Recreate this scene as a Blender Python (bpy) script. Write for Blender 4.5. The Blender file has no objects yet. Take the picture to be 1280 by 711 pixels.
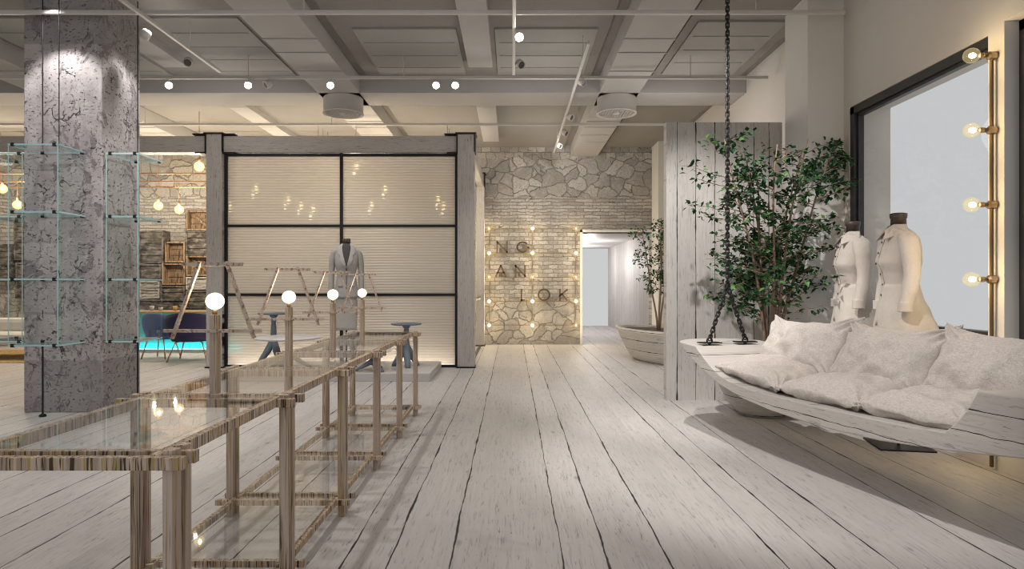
import bpy, bmesh, math, random
from mathutils import Vector, Matrix, noise as mnoise

random.seed(7)
PI = math.pi
scene = bpy.context.scene
C = scene.collection
F = 800.0          # focal length in pixels of the 1280x711 frame
CAMZ = 1.3

def P(px, py, d):
    return Vector(((px - 640) * d / F, d, CAMZ - (py - 355.5) * d / F))

# ------------------------------------------------------------------ materials
class NT:
    def __init__(s, name):
        s.m = bpy.data.materials.new(name); s.m.use_nodes = True
        s.t = s.m.node_tree; s.n = s.t.nodes; s.l = s.t.links
        s.bsdf = s.n.get('Principled BSDF'); s.out = s.n.get('Material Output')
        s._sep = None
    def new(s, k, **kw):
        nd = s.n.new(k)
        for a, b in kw.items(): setattr(nd, a, b)
        return nd
    def put(s, sock, v):
        if isinstance(v, bpy.types.NodeSocket): s.l.new(v, sock)
        elif v is not None: sock.default_value = v
    def coord(s):
        return s.new('ShaderNodeTexCoord').outputs['Object']
    def xyz(s, c=None):
        if c is None:
            if s._sep is None:
                sp = s.new('ShaderNodeSeparateXYZ'); s.l.new(s.coord(), sp.inputs[0]); s._sep = sp.outputs
            return s._sep
        sp = s.new('ShaderNodeSeparateXYZ'); s.l.new(c, sp.inputs[0]); return sp.outputs
    def comb(s, x, y, z):
        c = s.new('ShaderNodeCombineXYZ')
        for i, v in enumerate((x, y, z)): s.put(c.inputs[i], v)
        return c.outputs[0]
    def math(s, op, a, b=0.0, c=0.0):
        nd = s.new('ShaderNodeMath', operation=op)
        s.put(nd.inputs[0], a); s.put(nd.inputs[1], b)
        if op in ('MULTIPLY_ADD', 'SMOOTH_MIN', 'WRAP'): s.put(nd.inputs[2], c)
        return nd.outputs[0]
    def noise(s, vec, scale=5, detail=3, rough=.55, dist=0.0, col=False):
        nd = s.new('ShaderNodeTexNoise'); s.put(nd.inputs['Vector'], vec)
        nd.inputs['Scale'].default_value = scale; nd.inputs['Detail'].default_value = detail
        nd.inputs['Roughness'].default_value = rough; nd.inputs['Distortion'].default_value = dist
        return nd.outputs['Color' if col else 'Fac']
    def vor(s, vec, scale=5, feature='F1', out='Distance', rnd=1.0):
        nd = s.new('ShaderNodeTexVoronoi', feature=feature); s.put(nd.inputs['Vector'], vec)
        nd.inputs['Scale'].default_value = scale; nd.inputs['Randomness'].default_value = rnd
        return nd.outputs[out]
    def rng(s, v, a, b, c=0.0, d=1.0, smooth=False):
        nd = s.new('ShaderNodeMapRange'); nd.clamp = True
        if smooth: nd.interpolation_type = 'SMOOTHSTEP'
        s.put(nd.inputs[0], v)
        for i, x in enumerate((a, b, c, d)): s.put(nd.inputs[i + 1], x)
        return nd.outputs[0]
    def mix(s, f, a, b, mode='MIX'):
        nd = s.new('ShaderNodeMix', data_type='RGBA', blend_type=mode)
        s.put(nd.inputs[0], f)
        for i, v in ((6, a), (7, b)):
            if isinstance(v, tuple) and len(v) == 3: v = v + (1,)
            s.put(nd.inputs[i], v)
        return nd.outputs[2]
    def ramp(s, f, stops):
        nd = s.new('ShaderNodeValToRGB'); s.put(nd.inputs[0], f)
        e = nd.color_ramp.elements
        while len(e) < len(stops): e.new(.5)
        for i, (p, c) in enumerate(stops):
            e[i].position = p; e[i].color = tuple(c) + (1,) if len(c) == 3 else c
        return nd.outputs[0]
    def scale(s, v, vec):
        nd = s.new('ShaderNodeVectorMath', operation='MULTIPLY'); s.put(nd.inputs[0], v); nd.inputs[1].default_value = vec
        return nd.outputs[0]
    def add(s, v, w):
        nd = s.new('ShaderNodeVectorMath', operation='ADD'); s.put(nd.inputs[0], v); s.put(nd.inputs[1], w)
        return nd.outputs[0]
    def bump(s, h, strength=.3, dist=.01):
        b = s.new('ShaderNodeBump'); b.inputs['Strength'].default_value = strength; b.inputs['Distance'].default_value = dist
        s.l.new(h, b.inputs['Height']); s.l.new(b.outputs[0], s.bsdf.inputs['Normal'])
    def fin(s, col=None, rough=None, metal=None, spec=None):
        i = s.bsdf.inputs
        if col is not None:
            if isinstance(col, tuple) and len(col) == 3: col = col + (1,)
            s.put(i['Base Color'], col)
        s.put(i['Roughness'], rough); s.put(i['Metallic'], metal)
        if spec is not None: i['Specular IOR Level'].default_value = spec
        return s.m

def plain(name, col, rough=.6, metal=0.0, spec=.4, var=.06, sc=9, bump=0.0):
    t = NT(name)
    n = t.noise(t.coord(), sc, 4)
    a = tuple(max(0, c * (1 - var)) for c in col); b = tuple(min(1, c * (1 + var)) for c in col)
    c = t.mix(n, a, b)
    if bump: t.bump(t.noise(t.coord(), 60, 3), bump, .004)
    return t.fin(c, rough, metal, spec)

def emit(name, col, strength):
    t = NT(name); t.n.remove(t.bsdf)
    e = t.new('ShaderNodeEmission'); e.inputs[0].default_value = col + (1,); e.inputs[1].default_value = strength
    t.l.new(e.outputs[0], t.out.inputs[0]); return t.m

def planks(name, across, along, period, seams, base=(.60, .565, .535), dark=.55, seamw=.006, jag=.018, rough=.55, crack=1.0):
    """whitewashed boards: seams across, grain along"""
    t = NT(name); X = t.xyz()
    a, l = X['XYZ'.index(across)], X['XYZ'.index(along)]
    j = t.noise(t.comb(t.math('MULTIPLY', l, 1.6), t.math('MULTIPLY', a, .8), 3.3), 1.0, 4, .6)
    aj = t.math('ADD', a, t.math('MULTIPLY', t.math('SUBTRACT', j, .5), jag * 2))
    u = t.math('DIVIDE', aj, period)
    fr = t.math('FRACT', u)
    best = None; cnt = None
    for s_ in list(seams) + [1.0 + seams[0]]:
        d = t.math('MULTIPLY', t.math('ABSOLUTE', t.math('SUBTRACT', fr, s_)), period)
        best = d if best is None else t.math('MINIMUM', best, d)
        g = t.math('GREATER_THAN', fr, s_)
        cnt = g if cnt is None else t.math('ADD', cnt, g)
    wn = t.noise(t.comb(t.math('MULTIPLY', l, 2.2), t.math('MULTIPLY', a, 3.0), 9.1), 1.0, 3, .7)
    w = t.math('ADD', t.math('MULTIPLY', t.math('POWER', wn, 4.0), seamw * 9), seamw * .25)
    line = t.math('SUBTRACT', 1.0, t.rng(best, t.math('MULTIPLY', w, .5), w))
    pid = t.math('ADD', cnt, t.math('MULTIPLY', t.math('FLOOR', u), 7.31))
    wh = t.new('ShaderNodeTexWhiteNoise', noise_dimensions='1D'); t.l.new(pid, wh.inputs['W']); tone = wh.outputs['Value']
    off = t.math('MULTIPLY', pid, 3.7)
    g1 = t.noise(t.comb(t.math('MULTIPLY', a, 34), t.math('ADD', t.math('MULTIPLY', l, 1.5), off), off), 1.0, 5, .65, .4)
    g2 = t.noise(t.comb(t.math('MULTIPLY', a, 95), t.math('ADD', t.math('MULTIPLY', l, 3.2), off), off), 1.0, 3, .6, .3)
    blot = t.noise(t.comb(t.math('MULTIPLY', a, 2.6), t.math('ADD', t.math('MULTIPLY', l, .8), off), 1.0), 1.0, 4, .6)
    streak = t.rng(g2, .58, .70)
    fine = t.rng(t.noise(t.comb(t.math('MULTIPLY', a, 60), t.math('ADD', t.math('MULTIPLY', l, 5.0), off), 4.0), 1.0, 4, .7, .8), .58, .66)
    kn = t.vor(t.comb(t.math('MULTIPLY', a, 3.1), t.math('ADD', t.math('MULTIPLY', l, 1.3), off), 0.0), 1.0)
    knot = t.math('SUBTRACT', 1.0, t.rng(kn, .025, .075))
    lo = tuple(c * .80 for c in base); hi = tuple(min(1, c * 1.12) for c in base)
    col = t.mix(g1, lo, hi)
    col = t.mix(t.math('MULTIPLY', t.rng(tone, 0, 1), .25), col, tuple(c * .62 for c in base))
    col = t.mix(t.rng(blot, .5, .75, 0, .38), col, tuple(c * .58 for c in base))
    dk = tuple(c * dark * .6 for c in base)
    col = t.mix(t.math('MULTIPLY', streak, .42 * crack), col, dk)
    col = t.mix(t.math('MULTIPLY', fine, .55 * crack), col, dk)
    col = t.mix(t.math('MULTIPLY', knot, .55 * crack), col, tuple(c * .33 for c in base))
    dash = t.math('MULTIPLY', t.rng(t.noise(t.comb(t.math('MULTIPLY', a, 75), t.math('ADD', t.math('MULTIPLY', l, 9.0), off), 7.0), 1.0, 3, .6, .6), .63, .68), t.rng(blot, .42, .56))
    col = t.mix(t.math('MULTIPLY', dash, .7 * crack), col, tuple(c * .22 for c in base))
    col = t.mix(line, col, (.018, .016, .015))
    h = t.math('SUBTRACT', t.math('MULTIPLY', g1, .3), line)
    t.bump(h, .35, .006)
    return t.fin(col, rough, 0.0, .3)

def stripes(name, base, dark, light, scl=(95, 95, 2.5), gold=None, th=.53):
    t = NT(name); c = t.coord()
    n = t.noise(t.scale(c, scl), 1.0, 3, .7, .15)
    n2 = t.noise(t.scale(c, tuple(x * .35 for x in scl)), 1.0, 3, .6)
    col = t.mix(t.rng(n2, .40, .60), base, light)
    if gold: col = t.mix(t.rng(t.noise(t.scale(c, tuple(x * .5 for x in scl)), 1.3, 2), .52, .62, 0, .75), col, gold)
    col = t.mix(t.rng(n, th, th + .06, 0, .92), col, dark)
    t.bump(n, .3, .003)
    return t.fin(col, .6, 0.0, .3)

def stone():
    t = NT('rubble stone and brick'); X = t.xyz()
    x, z = X[0], X[2]
    v = t.comb(x, 0.0, z)
    wob = t.noise(v, 3.0, 3, .6, 0, True)
    vd = t.add(v, t.scale(wob, (.34, 0, .30)))
    vd2 = t.add(v, t.scale(t.noise(v, 6.0, 4, .65, 0, True), (.11, 0, .075)))
    # big rubble
    e1 = t.vor(t.scale(vd, (2.9, 1, 3.9)), 1.0, 'DISTANCE_TO_EDGE'); c1 = t.vor(t.scale(vd, (2.9, 1, 3.9)), 1.0, 'F1', 'Color')
    m1 = t.math('SUBTRACT', 1.0, t.rng(e1, .006, .034)); tone1 = t.xyz(c1)[0]
    def bricks(w, h, seed):
        X2 = t.xyz(vd2)
        b = t.new('ShaderNodeTexBrick'); t.l.new(t.comb(X2[0], t.math('ADD', X2[2], seed), 0.0), b.inputs['Vector'])
        b.inputs['Scale'].default_value = 1; b.inputs['Brick Width'].default_value = w; b.inputs['Row Height'].default_value = h
        b.inputs['Mortar Size'].default_value = .008; b.inputs['Mortar Smooth'].default_value = .4
        b.inputs['Color1'].default_value = (0, 0, 0, 1); b.inputs['Color2'].default_value = (1, 1, 1, 1); b.inputs['Mortar'].default_value = (.5, .5, .5, 1)
        return b.outputs['Fac'], b.outputs['Color']
    mb, cb = bricks(.21, .088, 0.0); ml, cl = bricks(.36, .07, .03); ms, cs = bricks(.2, .17, .05)
    zz = t.math('ADD', z, t.math('MULTIPLY', t.math('SUBTRACT', t.noise(v, 1.6, 3), .5), .35))
    def band(lo, hi):
        return t.math('MULTIPLY', t.rng(zz, lo - .01, lo + .01), t.math('SUBTRACT', 1.0, t.rng(zz, hi - .01, hi + .01)))
    k_l = band(2.55, 3.2); k_r = band(3.2, 4.03); k_s = band(4.03, 9); k_r0 = band(-3, .95)
    mort = mb; tone = cb
    for k, m_, c_ in ((k_l, ml, cl), (k_s, ms, cs), (t.math('MAXIMUM', k_r, k_r0), m1, tone1)):
        nd = t.mix(k, mort, m_); mort = nd; nd = t.mix(k, tone, c_); tone = nd
    col = t.mix(t.rng(tone, .1, .9), (.31, .292, .27), (.54, .51, .475))
    grain = t.noise(v, 26, 5, .7); big = t.noise(v, 4.5, 4, .65)
    col = t.mix(t.rng(grain, .40, .60, .5, 0), col, (.20, .185, .17))
    col = t.mix(t.rng(t.noise(v, 9, 5, .7, .6), .54, .66, 0, .45), col, (.17, .16, .15))
    col = t.mix(t.rng(big, .45, .7, 0, .5), col, (.56, .535, .50))
    worn = t.rng(t.noise(v, 2.3, 4, .6), .45, .62)
    mm = t.math('MULTIPLY', t.rng(mort, .2, .9), t.math('SUBTRACT', 1.0, t.math('MULTIPLY', worn, .55)))
    col = t.mix(mm, col, t.mix(t.noise(v, 11, 3), (.10, .094, .086), (.40, .378, .35)))
    crack = t.math('SUBTRACT', 1.0, t.rng(t.vor(t.add(v, t.scale(wob, (.35, 0, .35))), 3.3, 'DISTANCE_TO_EDGE'), 0.0, .018))
    ck = t.math('MULTIPLY', crack, t.rng(big, .5, .56))
    col = t.mix(t.math('MULTIPLY', ck, .8), col, (.07, .063, .058))
    h = t.math('SUBTRACT', t.math('ADD', t.math('MULTIPLY', grain, .5), t.math('MULTIPLY', t.rng(tone, 0, 1), .35)), t.rng(mort, 0, 1))
    t.bump(h, .8, .03)
    return t.fin(col, .85, 0.0, .2)

def concrete():
    t = NT('pitted raw concrete'); v = t.coord()
    big = t.noise(v, 2.1, 5, .62, .5); mid = t.noise(v, 9, 5, .7, .4); fine = t.noise(v, 55, 4, .7)
    col = t.mix(t.rng(big, .35, .65), (.37, .336, .335), (.53, .488, .486))
    col = t.mix(t.rng(mid, .5, .72, 0, .55), col, (.60, .565, .57))
    patch = t.rng(t.math('MULTIPLY', t.noise(t.scale(v, (1.2, 1.2, .8)), 3.4, 6, .78, 1.2), 1.0), .555, .58)
    col = t.mix(t.math('MULTIPLY', patch, .7), col, (.16, .146, .15))
    wob = t.scale(t.noise(v, 4, 3, .6, 0, True), (.3, .3, .3))
    e = t.vor(t.add(t.scale(v, (1, 1, .75)), wob), 6.2, 'DISTANCE_TO_EDGE')
    crack = t.math('MULTIPLY', t.math('SUBTRACT', 1.0, t.rng(e, .008, .05)), t.rng(t.noise(v, 5.1, 4, .7), .55, .60))
    pits = t.math('MULTIPLY', t.rng(t.noise(t.scale(v, (1, 1, 1.7)), 24, 5, .75), .575, .61), t.rng(mid, .42, .50))
    dk = t.math('MAXIMUM', crack, pits)
    col = t.mix(t.math('MULTIPLY', dk, .88), col, (.03, .028, .03))
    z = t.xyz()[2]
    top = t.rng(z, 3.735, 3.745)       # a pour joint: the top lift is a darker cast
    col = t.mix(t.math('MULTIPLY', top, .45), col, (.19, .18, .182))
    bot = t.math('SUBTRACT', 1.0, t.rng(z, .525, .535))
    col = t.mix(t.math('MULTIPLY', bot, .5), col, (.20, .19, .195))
    h = t.math('SUBTRACT', t.math('ADD', t.math('MULTIPLY', fine, .35), t.math('MULTIPLY', mid, .5)), dk)
    t.bump(h, .7, .02)
    return t.fin(col, .8, 0.0, .25)

def linen(name, col, k0=.74, k1=1.15):
    t = NT(name); c = t.coord()
    w1 = t.noise(t.scale(c, (210, 45, 210)), 1.0, 2, .6); w2 = t.noise(t.scale(c, (45, 210, 45)), 1.0, 2, .6)
    w = t.math('ADD', w1, w2)
    k = t.mix(t.rng(w, .7, 1.3), tuple(x * k0 for x in col), tuple(min(1, x * k1) for x in col))
    k = t.mix(t.rng(t.noise(c, 7, 4), .4, .7, 0, .25), k, tuple(x * .8 for x in col))
    t.bump(t.math('ADD', w, t.math('MULTIPLY', t.noise(c, 14, 4, .6), 2.5)), .35, .004)
    t.bsdf.inputs['Sheen Weight'].default_value = .15
    return t.fin(k, .9, 0.0, .15)

def glass(name, tint, gloss=1.0, ior=1.45):
    t = NT(name); t.n.remove(t.bsdf)
    tr = t.new('ShaderNodeBsdfTransparent'); tr.inputs[0].default_value = tint + (1,)
    gl = t.new('ShaderNodeBsdfGlossy'); gl.inputs['Roughness'].default_value = .015; gl.inputs[0].default_value = (1, 1, 1, 1)
    lw = t.new('ShaderNodeLayerWeight'); lw.inputs['Blend'].default_value = .5
    f0 = ((ior - 1) / (ior + 1)) ** 2
    f = t.math('MULTIPLY', t.math('ADD', t.math('MULTIPLY', t.math('POWER', lw.outputs['Facing'], 5.0), 1 - f0), f0), gloss)
    mx = t.new('ShaderNodeMixShader'); t.l.new(f, mx.inputs[0]); t.l.new(tr.outputs[0], mx.inputs[1]); t.l.new(gl.outputs[0], mx.inputs[2])
    t.l.new(mx.outputs[0], t.out.inputs[0]); return t.m

def polycarbonate():
    t = NT('ribbed polycarbonate'); t.n.remove(t.bsdf)
    z = t.xyz()[2]
    rib = t.math('SINE', t.math('MULTIPLY', z, 2 * PI / .042))
    k = t.mix(t.rng(rib, -1, 1), (.73, .705, .675), (.86, .835, .80))
    b = t.new('ShaderNodeBump'); b.inputs['Strength'].default_value = .8; b.inputs['Distance'].default_value = .007
    t.l.new(rib, b.inputs['Height'])
    tl = t.new('ShaderNodeBsdfTranslucent'); t.l.new(k, tl.inputs[0])
    df = t.new('ShaderNodeBsdfDiffuse'); t.l.new(k, df.inputs[0])
    rf = t.new('ShaderNodeBsdfRefraction'); t.l.new(k, rf.inputs[0]); rf.inputs['Roughness'].default_value = .07; rf.inputs['IOR'].default_value = 1.16
    t.l.new(b.outputs[0], rf.inputs['Normal'])
    gl = t.new('ShaderNodeBsdfGlossy'); gl.inputs['Roughness'].default_value = .25; t.l.new(b.outputs[0], gl.inputs['Normal'])
    m1 = t.new('ShaderNodeMixShader'); m1.inputs[0].default_value = .38; t.l.new(tl.outputs[0], m1.inputs[1]); t.l.new(df.outputs[0], m1.inputs[2])
    m2 = t.new('ShaderNodeMixShader'); m2.inputs[0].default_value = .36; t.l.new(m1.outputs[0], m2.inputs[1]); t.l.new(rf.outputs[0], m2.inputs[2])
    m3 = t.new('ShaderNodeMixShader'); m3.inputs[0].default_value = .04; t.l.new(m2.outputs[0], m3.inputs[1]); t.l.new(gl.outputs[0], m3.inputs[2])
    t.l.new(m3.outputs[0], t.out.inputs[0]); return t.m

def plaster(name, col, bump=.15, sc=70):
    t = NT(name); c = t.coord()
    k = t.mix(t.noise(c, 2.2, 4), tuple(x * .94 for x in col), tuple(min(1, x * 1.05) for x in col))
    t.bump(t.noise(c, sc, 4, .7), bump, .006)
    return t.fin(k, .85, 0.0, .2)

M = {}
FL_SEAMS = [.0, .206, .486, .66]
M['floor'] = planks('whitewashed floor boards', 'X', 'Y', 1.031, [.2337, .4398, .72], base=(.55, .522, .505), seamw=.0055)
M['boards'] = planks('whitewashed wall boards', 'X', 'Z', 1.031, [.0, .208, .632, .797], base=(.60, .575, .545), seamw=.006, jag=.012)
M['boards_y'] = planks('whitewashed corridor boards', 'Y', 'Z', .6, [.0, .32, .7], base=(.56, .53, .515), seamw=.005, jag=.012)
M['hull'] = planks('greyed sofa timber', 'Z', 'X', .55, [.05, .25, .8], base=(.50, .465, .435), seamw=.0035, jag=.03)
M['timber'] = planks('grey timber post', 'X', 'Z', .9, [.0, .37, .6], base=(.53, .495, .46), seamw=.003, jag=.03, crack=1.2)
M['timber_b'] = planks('grey timber beam', 'Z', 'X', .9, [.05, .45, .7], base=(.53, .495, .46), seamw=.003, jag=.03, crack=1.2)
M['stone'] = stone()
M['concrete'] = concrete()
M['ceil'] = plaster('grey plaster ceiling', (.29, .275, .255), .8, 38)
M['beamp'] = plaster('painted ceiling beam', (.46, .442, .425), .2, 60)
M['panel'] = plaster('pale acoustic board', (.35, .345, .325), .8, 50)
M['wall'] = plaster('warm white wall', (.66, .62, .575), .15, 60)
M['wallw'] = plaster('white pier', (.70, .675, .645), .1, 60)
M['track'] = plain('greige painted metal', (.56, .53, .50), .45, 0, .4)
M['black'] = plain('blackened steel', (.016, .016, .017), .45, .3, .4)
M['winframe'] = plain('dark window frame', (.045, .044, .045), .4, .4, .5)
M['sill'] = planks('grey weathered ledge', 'X', 'Y', .4, [.0, .4, .7], base=(.20, .20, .21), seamw=.004)
M['brass'] = plain('brushed brass', (.42, .30, .17), .35, .9, .5)
M['darkbrass'] = plain('dark bronze bar', (.13, .09, .05), .5, .3)
M['rodgold'] = plain('aged gold rod', (.26, .18, .09), .45, .4)
M['copper'] = plain('copper tube', (.45, .27, .17), .35, .8, .5)
M['tablewood'] = stripes('reclaimed striped wood', (.40, .31, .25), (.06, .038, .024), (.58, .475, .40), (120, 120, 2.0), gold=(.36, .25, .10), th=.565)
M['railx'] = stripes('reclaimed rail wood', (.40, .30, .225), (.028, .018, .010), (.62, .50, .41), (120, 120, 4), gold=(.42, .28, .06))
M['stick'] = stripes('pale stick wood', (.46, .36, .29), (.20, .14, .10), (.58, .47, .39), (60, 60, 60))
M['glass'] = glass('clear table glass', (.985, .99, .987), .7, 1.5)
M['shelfglass'] = glass('greenish shelf glass', (.965, .985, .982), .8, 1.45)
M['glassedge'] = plain('green glass edge', (.42, .64, .65), .2, 0, .5)
M['pane'] = glass('window glass', (.97, .98, .985), .5, 1.3)
M['poly'] = polycarbonate()
M['linen'] = linen('natural linen', (.52, .475, .44))
M['shirt'] = linen('ivory cotton', (.60, .545, .49), .93, 1.05)
M['jacket'] = linen('pale grey wool', (.42, .40, .385), .88, 1.08)
M['skirt'] = linen('light grey skirt cloth', (.48, .455, .435), .92, 1.06)
M['darkform'] = plain('dark mannequin linen', (.06, .056, .056), .7)
M['neckwood'] = plain('dark walnut cap', (.07, .052, .042), .45)
M['button'] = plain('brown button', (.10, .07, .05), .4)
M['leafd'] = plain('dark green leaf', (.012, .058, .022), .6, 0, .2, .5, 3)
M['leafl'] = plain('fresh green leaf', (.07, .20, .045), .5, 0, .4, .4, 3)
M['bark'] = plain('brown bark', (.26, .18, .13), .8)
M['soil'] = plain('dark soil', (.10, .085, .07), .95, 0, .1, .4, 30, .6)
M['tub'] = planks('whitewashed tub boards', 'Z', 'X', .5, [.05, .4, .75], base=(.58, .545, .51), seamw=.005)
M['stool'] = plain('slate blue paint', (.155, .195, .235), .55)
M['tabletop'] = plain('white lacquer', (.72, .72, .72), .3, 0, .5, .02)
M['plinth'] = plain('pale plinth', (.52, .50, .485), .4, 0, .4, .03)
M['navy'] = plain('navy upholstery', (.018, .016, .055), .8)
M['blue'] = plain('muted blue upholstery', (.06, .11, .26), .8)
M['teal'] = plain('teal counter panel', (.10, .48, .50), .5)
M['countertop'] = plain('oak counter top', (.36, .26, .15), .5)
M['crateb'] = stripes('brown crate wood', (.20, .13, .075), (.035, .025, .018), (.30, .21, .13), (30, 30, 4))
M['crated'] = stripes('blackened crate wood', (.055, .048, .042), (.012, .011, .010), (.19, .165, .145), (14, 14, 30))
M['crateg'] = stripes('grey drawer wood', (.30, .28, .26), (.07, .06, .055), (.46, .43, .40), (6, 6, 40))
M['cream'] = plain('cream upholstery', (.62, .59, .55), .9)
M['rug'] = stripes('ochre rug weave', (.40, .27, .10), (.16, .10, .04), (.50, .36, .16), (30, 30, 30))
M['letter'] = plain('bronze letter', (.13, .09, .058), .5, .1)
M['bulb'] = emit('warm filament bulb', (1.0, .80, .50), 22)
def envelope(glow=.14):
    t = NT('clear bulb glass'); t.n.remove(t.bsdf)
    tr = t.new('ShaderNodeBsdfTransparent'); tr.inputs[0].default_value = (.97, .93, .80, 1)
    gl = t.new('ShaderNodeBsdfGlossy'); gl.inputs['Roughness'].default_value = .03
    em = t.new('ShaderNodeEmission'); em.inputs[0].default_value = (1, .80, .42, 1); em.inputs[1].default_value = glow
    lw = t.new('ShaderNodeLayerWeight')
    mx = t.new('ShaderNodeMixShader'); t.l.new(t.math('MULTIPLY', t.math('POWER', lw.outputs['Facing'], 3.0), .5), mx.inputs[0]); t.l.new(tr.outputs[0], mx.inputs[1]); t.l.new(gl.outputs[0], mx.inputs[2])
    ad = t.new('ShaderNodeAddShader'); t.l.new(mx.outputs[0], ad.inputs[0]); t.l.new(em.outputs[0], ad.inputs[1]); t.l.new(ad.outputs[0], t.out.inputs[0]); return t.m
M['envelope'] = envelope(); M['pendglass'] = envelope(.55)
M['bulbw'] = emit('dim warm bulb', (1.0, .82, .48), 5)
M['globe'] = emit('white glowing globe', (1.0, .86, .64), 3.5)
M['pend'] = emit('warm pendant globe', (1.0, .80, .46), 2.2)
M['lens'] = emit('bright spotlight lens', (1.0, .92, .78), 60)
M['lensoff'] = plain('dark spotlight lens', (.10, .09, .085), .3)
M['cyan'] = emit('cyan led strip', (.10, .95, 1.0), 16)
M['led'] = emit('warm led strip', (1.0, .88, .72), 70)
M['mesh'] = plain('vent grille metal', (.20, .185, .17), .5, .2)
M['amber'] = plain('amber cup', (.35, .2, .08), .4)

# ------------------------------------------------------------------ mesh helpers
class MB:
    def __init__(s): s.b = bmesh.new()
    def box(s, x0, x1, y0, y1, z0, z1, M4=None):
        r = bmesh.ops.create_cube(s.b, size=1)['verts']
        for v in r:
            v.co = Vector(((x0 + x1) / 2 + v.co.x * (x1 - x0), (y0 + y1) / 2 + v.co.y * (y1 - y0), (z0 + z1) / 2 + v.co.z * (z1 - z0)))
            if M4 is not None: v.co = M4 @ v.co
        return s
    def bar(s, a, b, w, h=None, up=Vector((0, 0, 1))):
        """square bar between two points"""
        a, b = Vector(a), Vector(b); h = h or w
        d = (b - a); L = d.length; d.normalize()
        if abs(d.dot(up)) > .99: up = Vector((0, 1, 0))
        x = d.cross(up).normalized(); y = x.cross(d).normalized()
        r = bmesh.ops.create_cube(s.b, size=1)['verts']
        for v in r: v.co = (a + b) / 2 + x * v.co.x * w + d * v.co.y * L + y * v.co.z * h
        return s
    def tube(s, pts, r, n=8, cap=True):
        pts = [Vector(p) for p in pts]; rs = r if isinstance(r, (list, tuple)) else [r] * len(pts)
        rings = []; up = None
        for i, p in enumerate(pts):
            d = (pts[min(i + 1, len(pts) - 1)] - pts[max(i - 1, 0)]).normalized()
            if up is None: up = Vector((0, 0, 1)) if abs(d.z) < .9 else Vector((1, 0, 0))
            x = d.cross(up).normalized(); y = d.cross(x).normalized(); up = -y if False else x.cross(d)
            rings.append([s.b.verts.new(p + rs[i] * (math.cos(2 * PI * k / n) * x + math.sin(2 * PI * k / n) * y)) for k in range(n)])
        for a, b in zip(rings, rings[1:]):
            for k in range(n): s.b.faces.new((a[k], a[(k + 1) % n], b[(k + 1) % n], b[k]))
        if cap: s.b.faces.new(rings[0][::-1]); s.b.faces.new(rings[-1])
        return s
    def loft(s, rings, cap=True, close=True):
        vr = [[s.b.verts.new(Vector(p)) for p in r] for r in rings]; n = len(vr[0])
        for a, b in zip(vr, vr[1:]):
            for k in range(n if close else n - 1): s.b.faces.new((a[k], a[(k + 1) % n], b[(k + 1) % n], b[k]))
        if cap and close: s.b.faces.new(vr[0][::-1]); s.b.faces.new(vr[-1])
        return s
    def lathe(s, prof, n=24, c=(0, 0, 0), axis='Z'):
        c = Vector(c)
        def pt(r, h, k):
            a = 2 * PI * k / n; v = (r * math.cos(a), r * math.sin(a), h)
            if axis == 'X': v = (h, v[0], v[1])
            if axis == 'Y': v = (v[0], h, v[1])
            return c + Vector(v)
        return s.loft([[pt(max(r, 1e-4), h, k) for k in range(n)] for r, h in prof])
    def sphere(s, c, r, u=16, v=10, sc=(1, 1, 1)):
        rr = bmesh.ops.create_uvsphere(s.b, u_segments=u, v_segments=v, radius=r)['verts']
        for q in rr: q.co = Vector(c) + Vector((q.co.x * sc[0], q.co.y * sc[1], q.co.z * sc[2]))
        return s
    def torus(s, c, R, r, axis=Vector((0, 0, 1)), stretch=None, n=10, m=6):
        """ring or chain link; stretch = (direction, extra length)"""
        axis = Vector(axis).normalized()
        x = axis.orthogonal().normalized()
        if stretch: x = Vector(stretch[0]).normalized()
        y = axis.cross(x).normalized(); c = Vector(c); g = []
        for i in range(n):
            a = 2 * PI * i / n; ca, sa = math.cos(a), math.sin(a)
            o = R * (ca * x + sa * y)
            if stretch: o += x * (stretch[1] * (1 if ca > 0 else -1))
            out = (ca * x + sa * y)
            g.append([s.b.verts.new(c + o + r * (math.cos(2 * PI * j / m) * out + math.sin(2 * PI * j / m) * axis)) for j in range(m)])
        for i in range(n):
            for j in range(m):
                s.b.faces.new((g[i][j], g[(i + 1) % n][j], g[(i + 1) % n][(j + 1) % m], g[i][(j + 1) % m]))
        return s
    def build(s, name, mat, parent=None, smooth=False, bevel=0.0, subsurf=0, loc=None):
        bmesh.ops.recalc_face_normals(s.b, faces=s.b.faces)
        me = bpy.data.meshes.new(name); s.b.to_mesh(me); s.b.free()
        if smooth:
            for p in me.polygons: p.use_smooth = True
        for m_ in (mat if isinstance(mat, (list, tuple)) else [mat]): me.materials.append(m_)
        o = bpy.data.objects.new(name, me); C.objects.link(o)
        if bevel:
            b = o.modifiers.new('bevel', 'BEVEL'); b.width = bevel; b.segments = 2; b.limit_method = 'ANGLE'
        if subsurf:
            d = o.modifiers.new('sub', 'SUBSURF'); d.levels = d.render_levels = subsurf
        if parent is not None: o.parent = parent
        if loc is not None: o.location = loc
        return o

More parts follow.
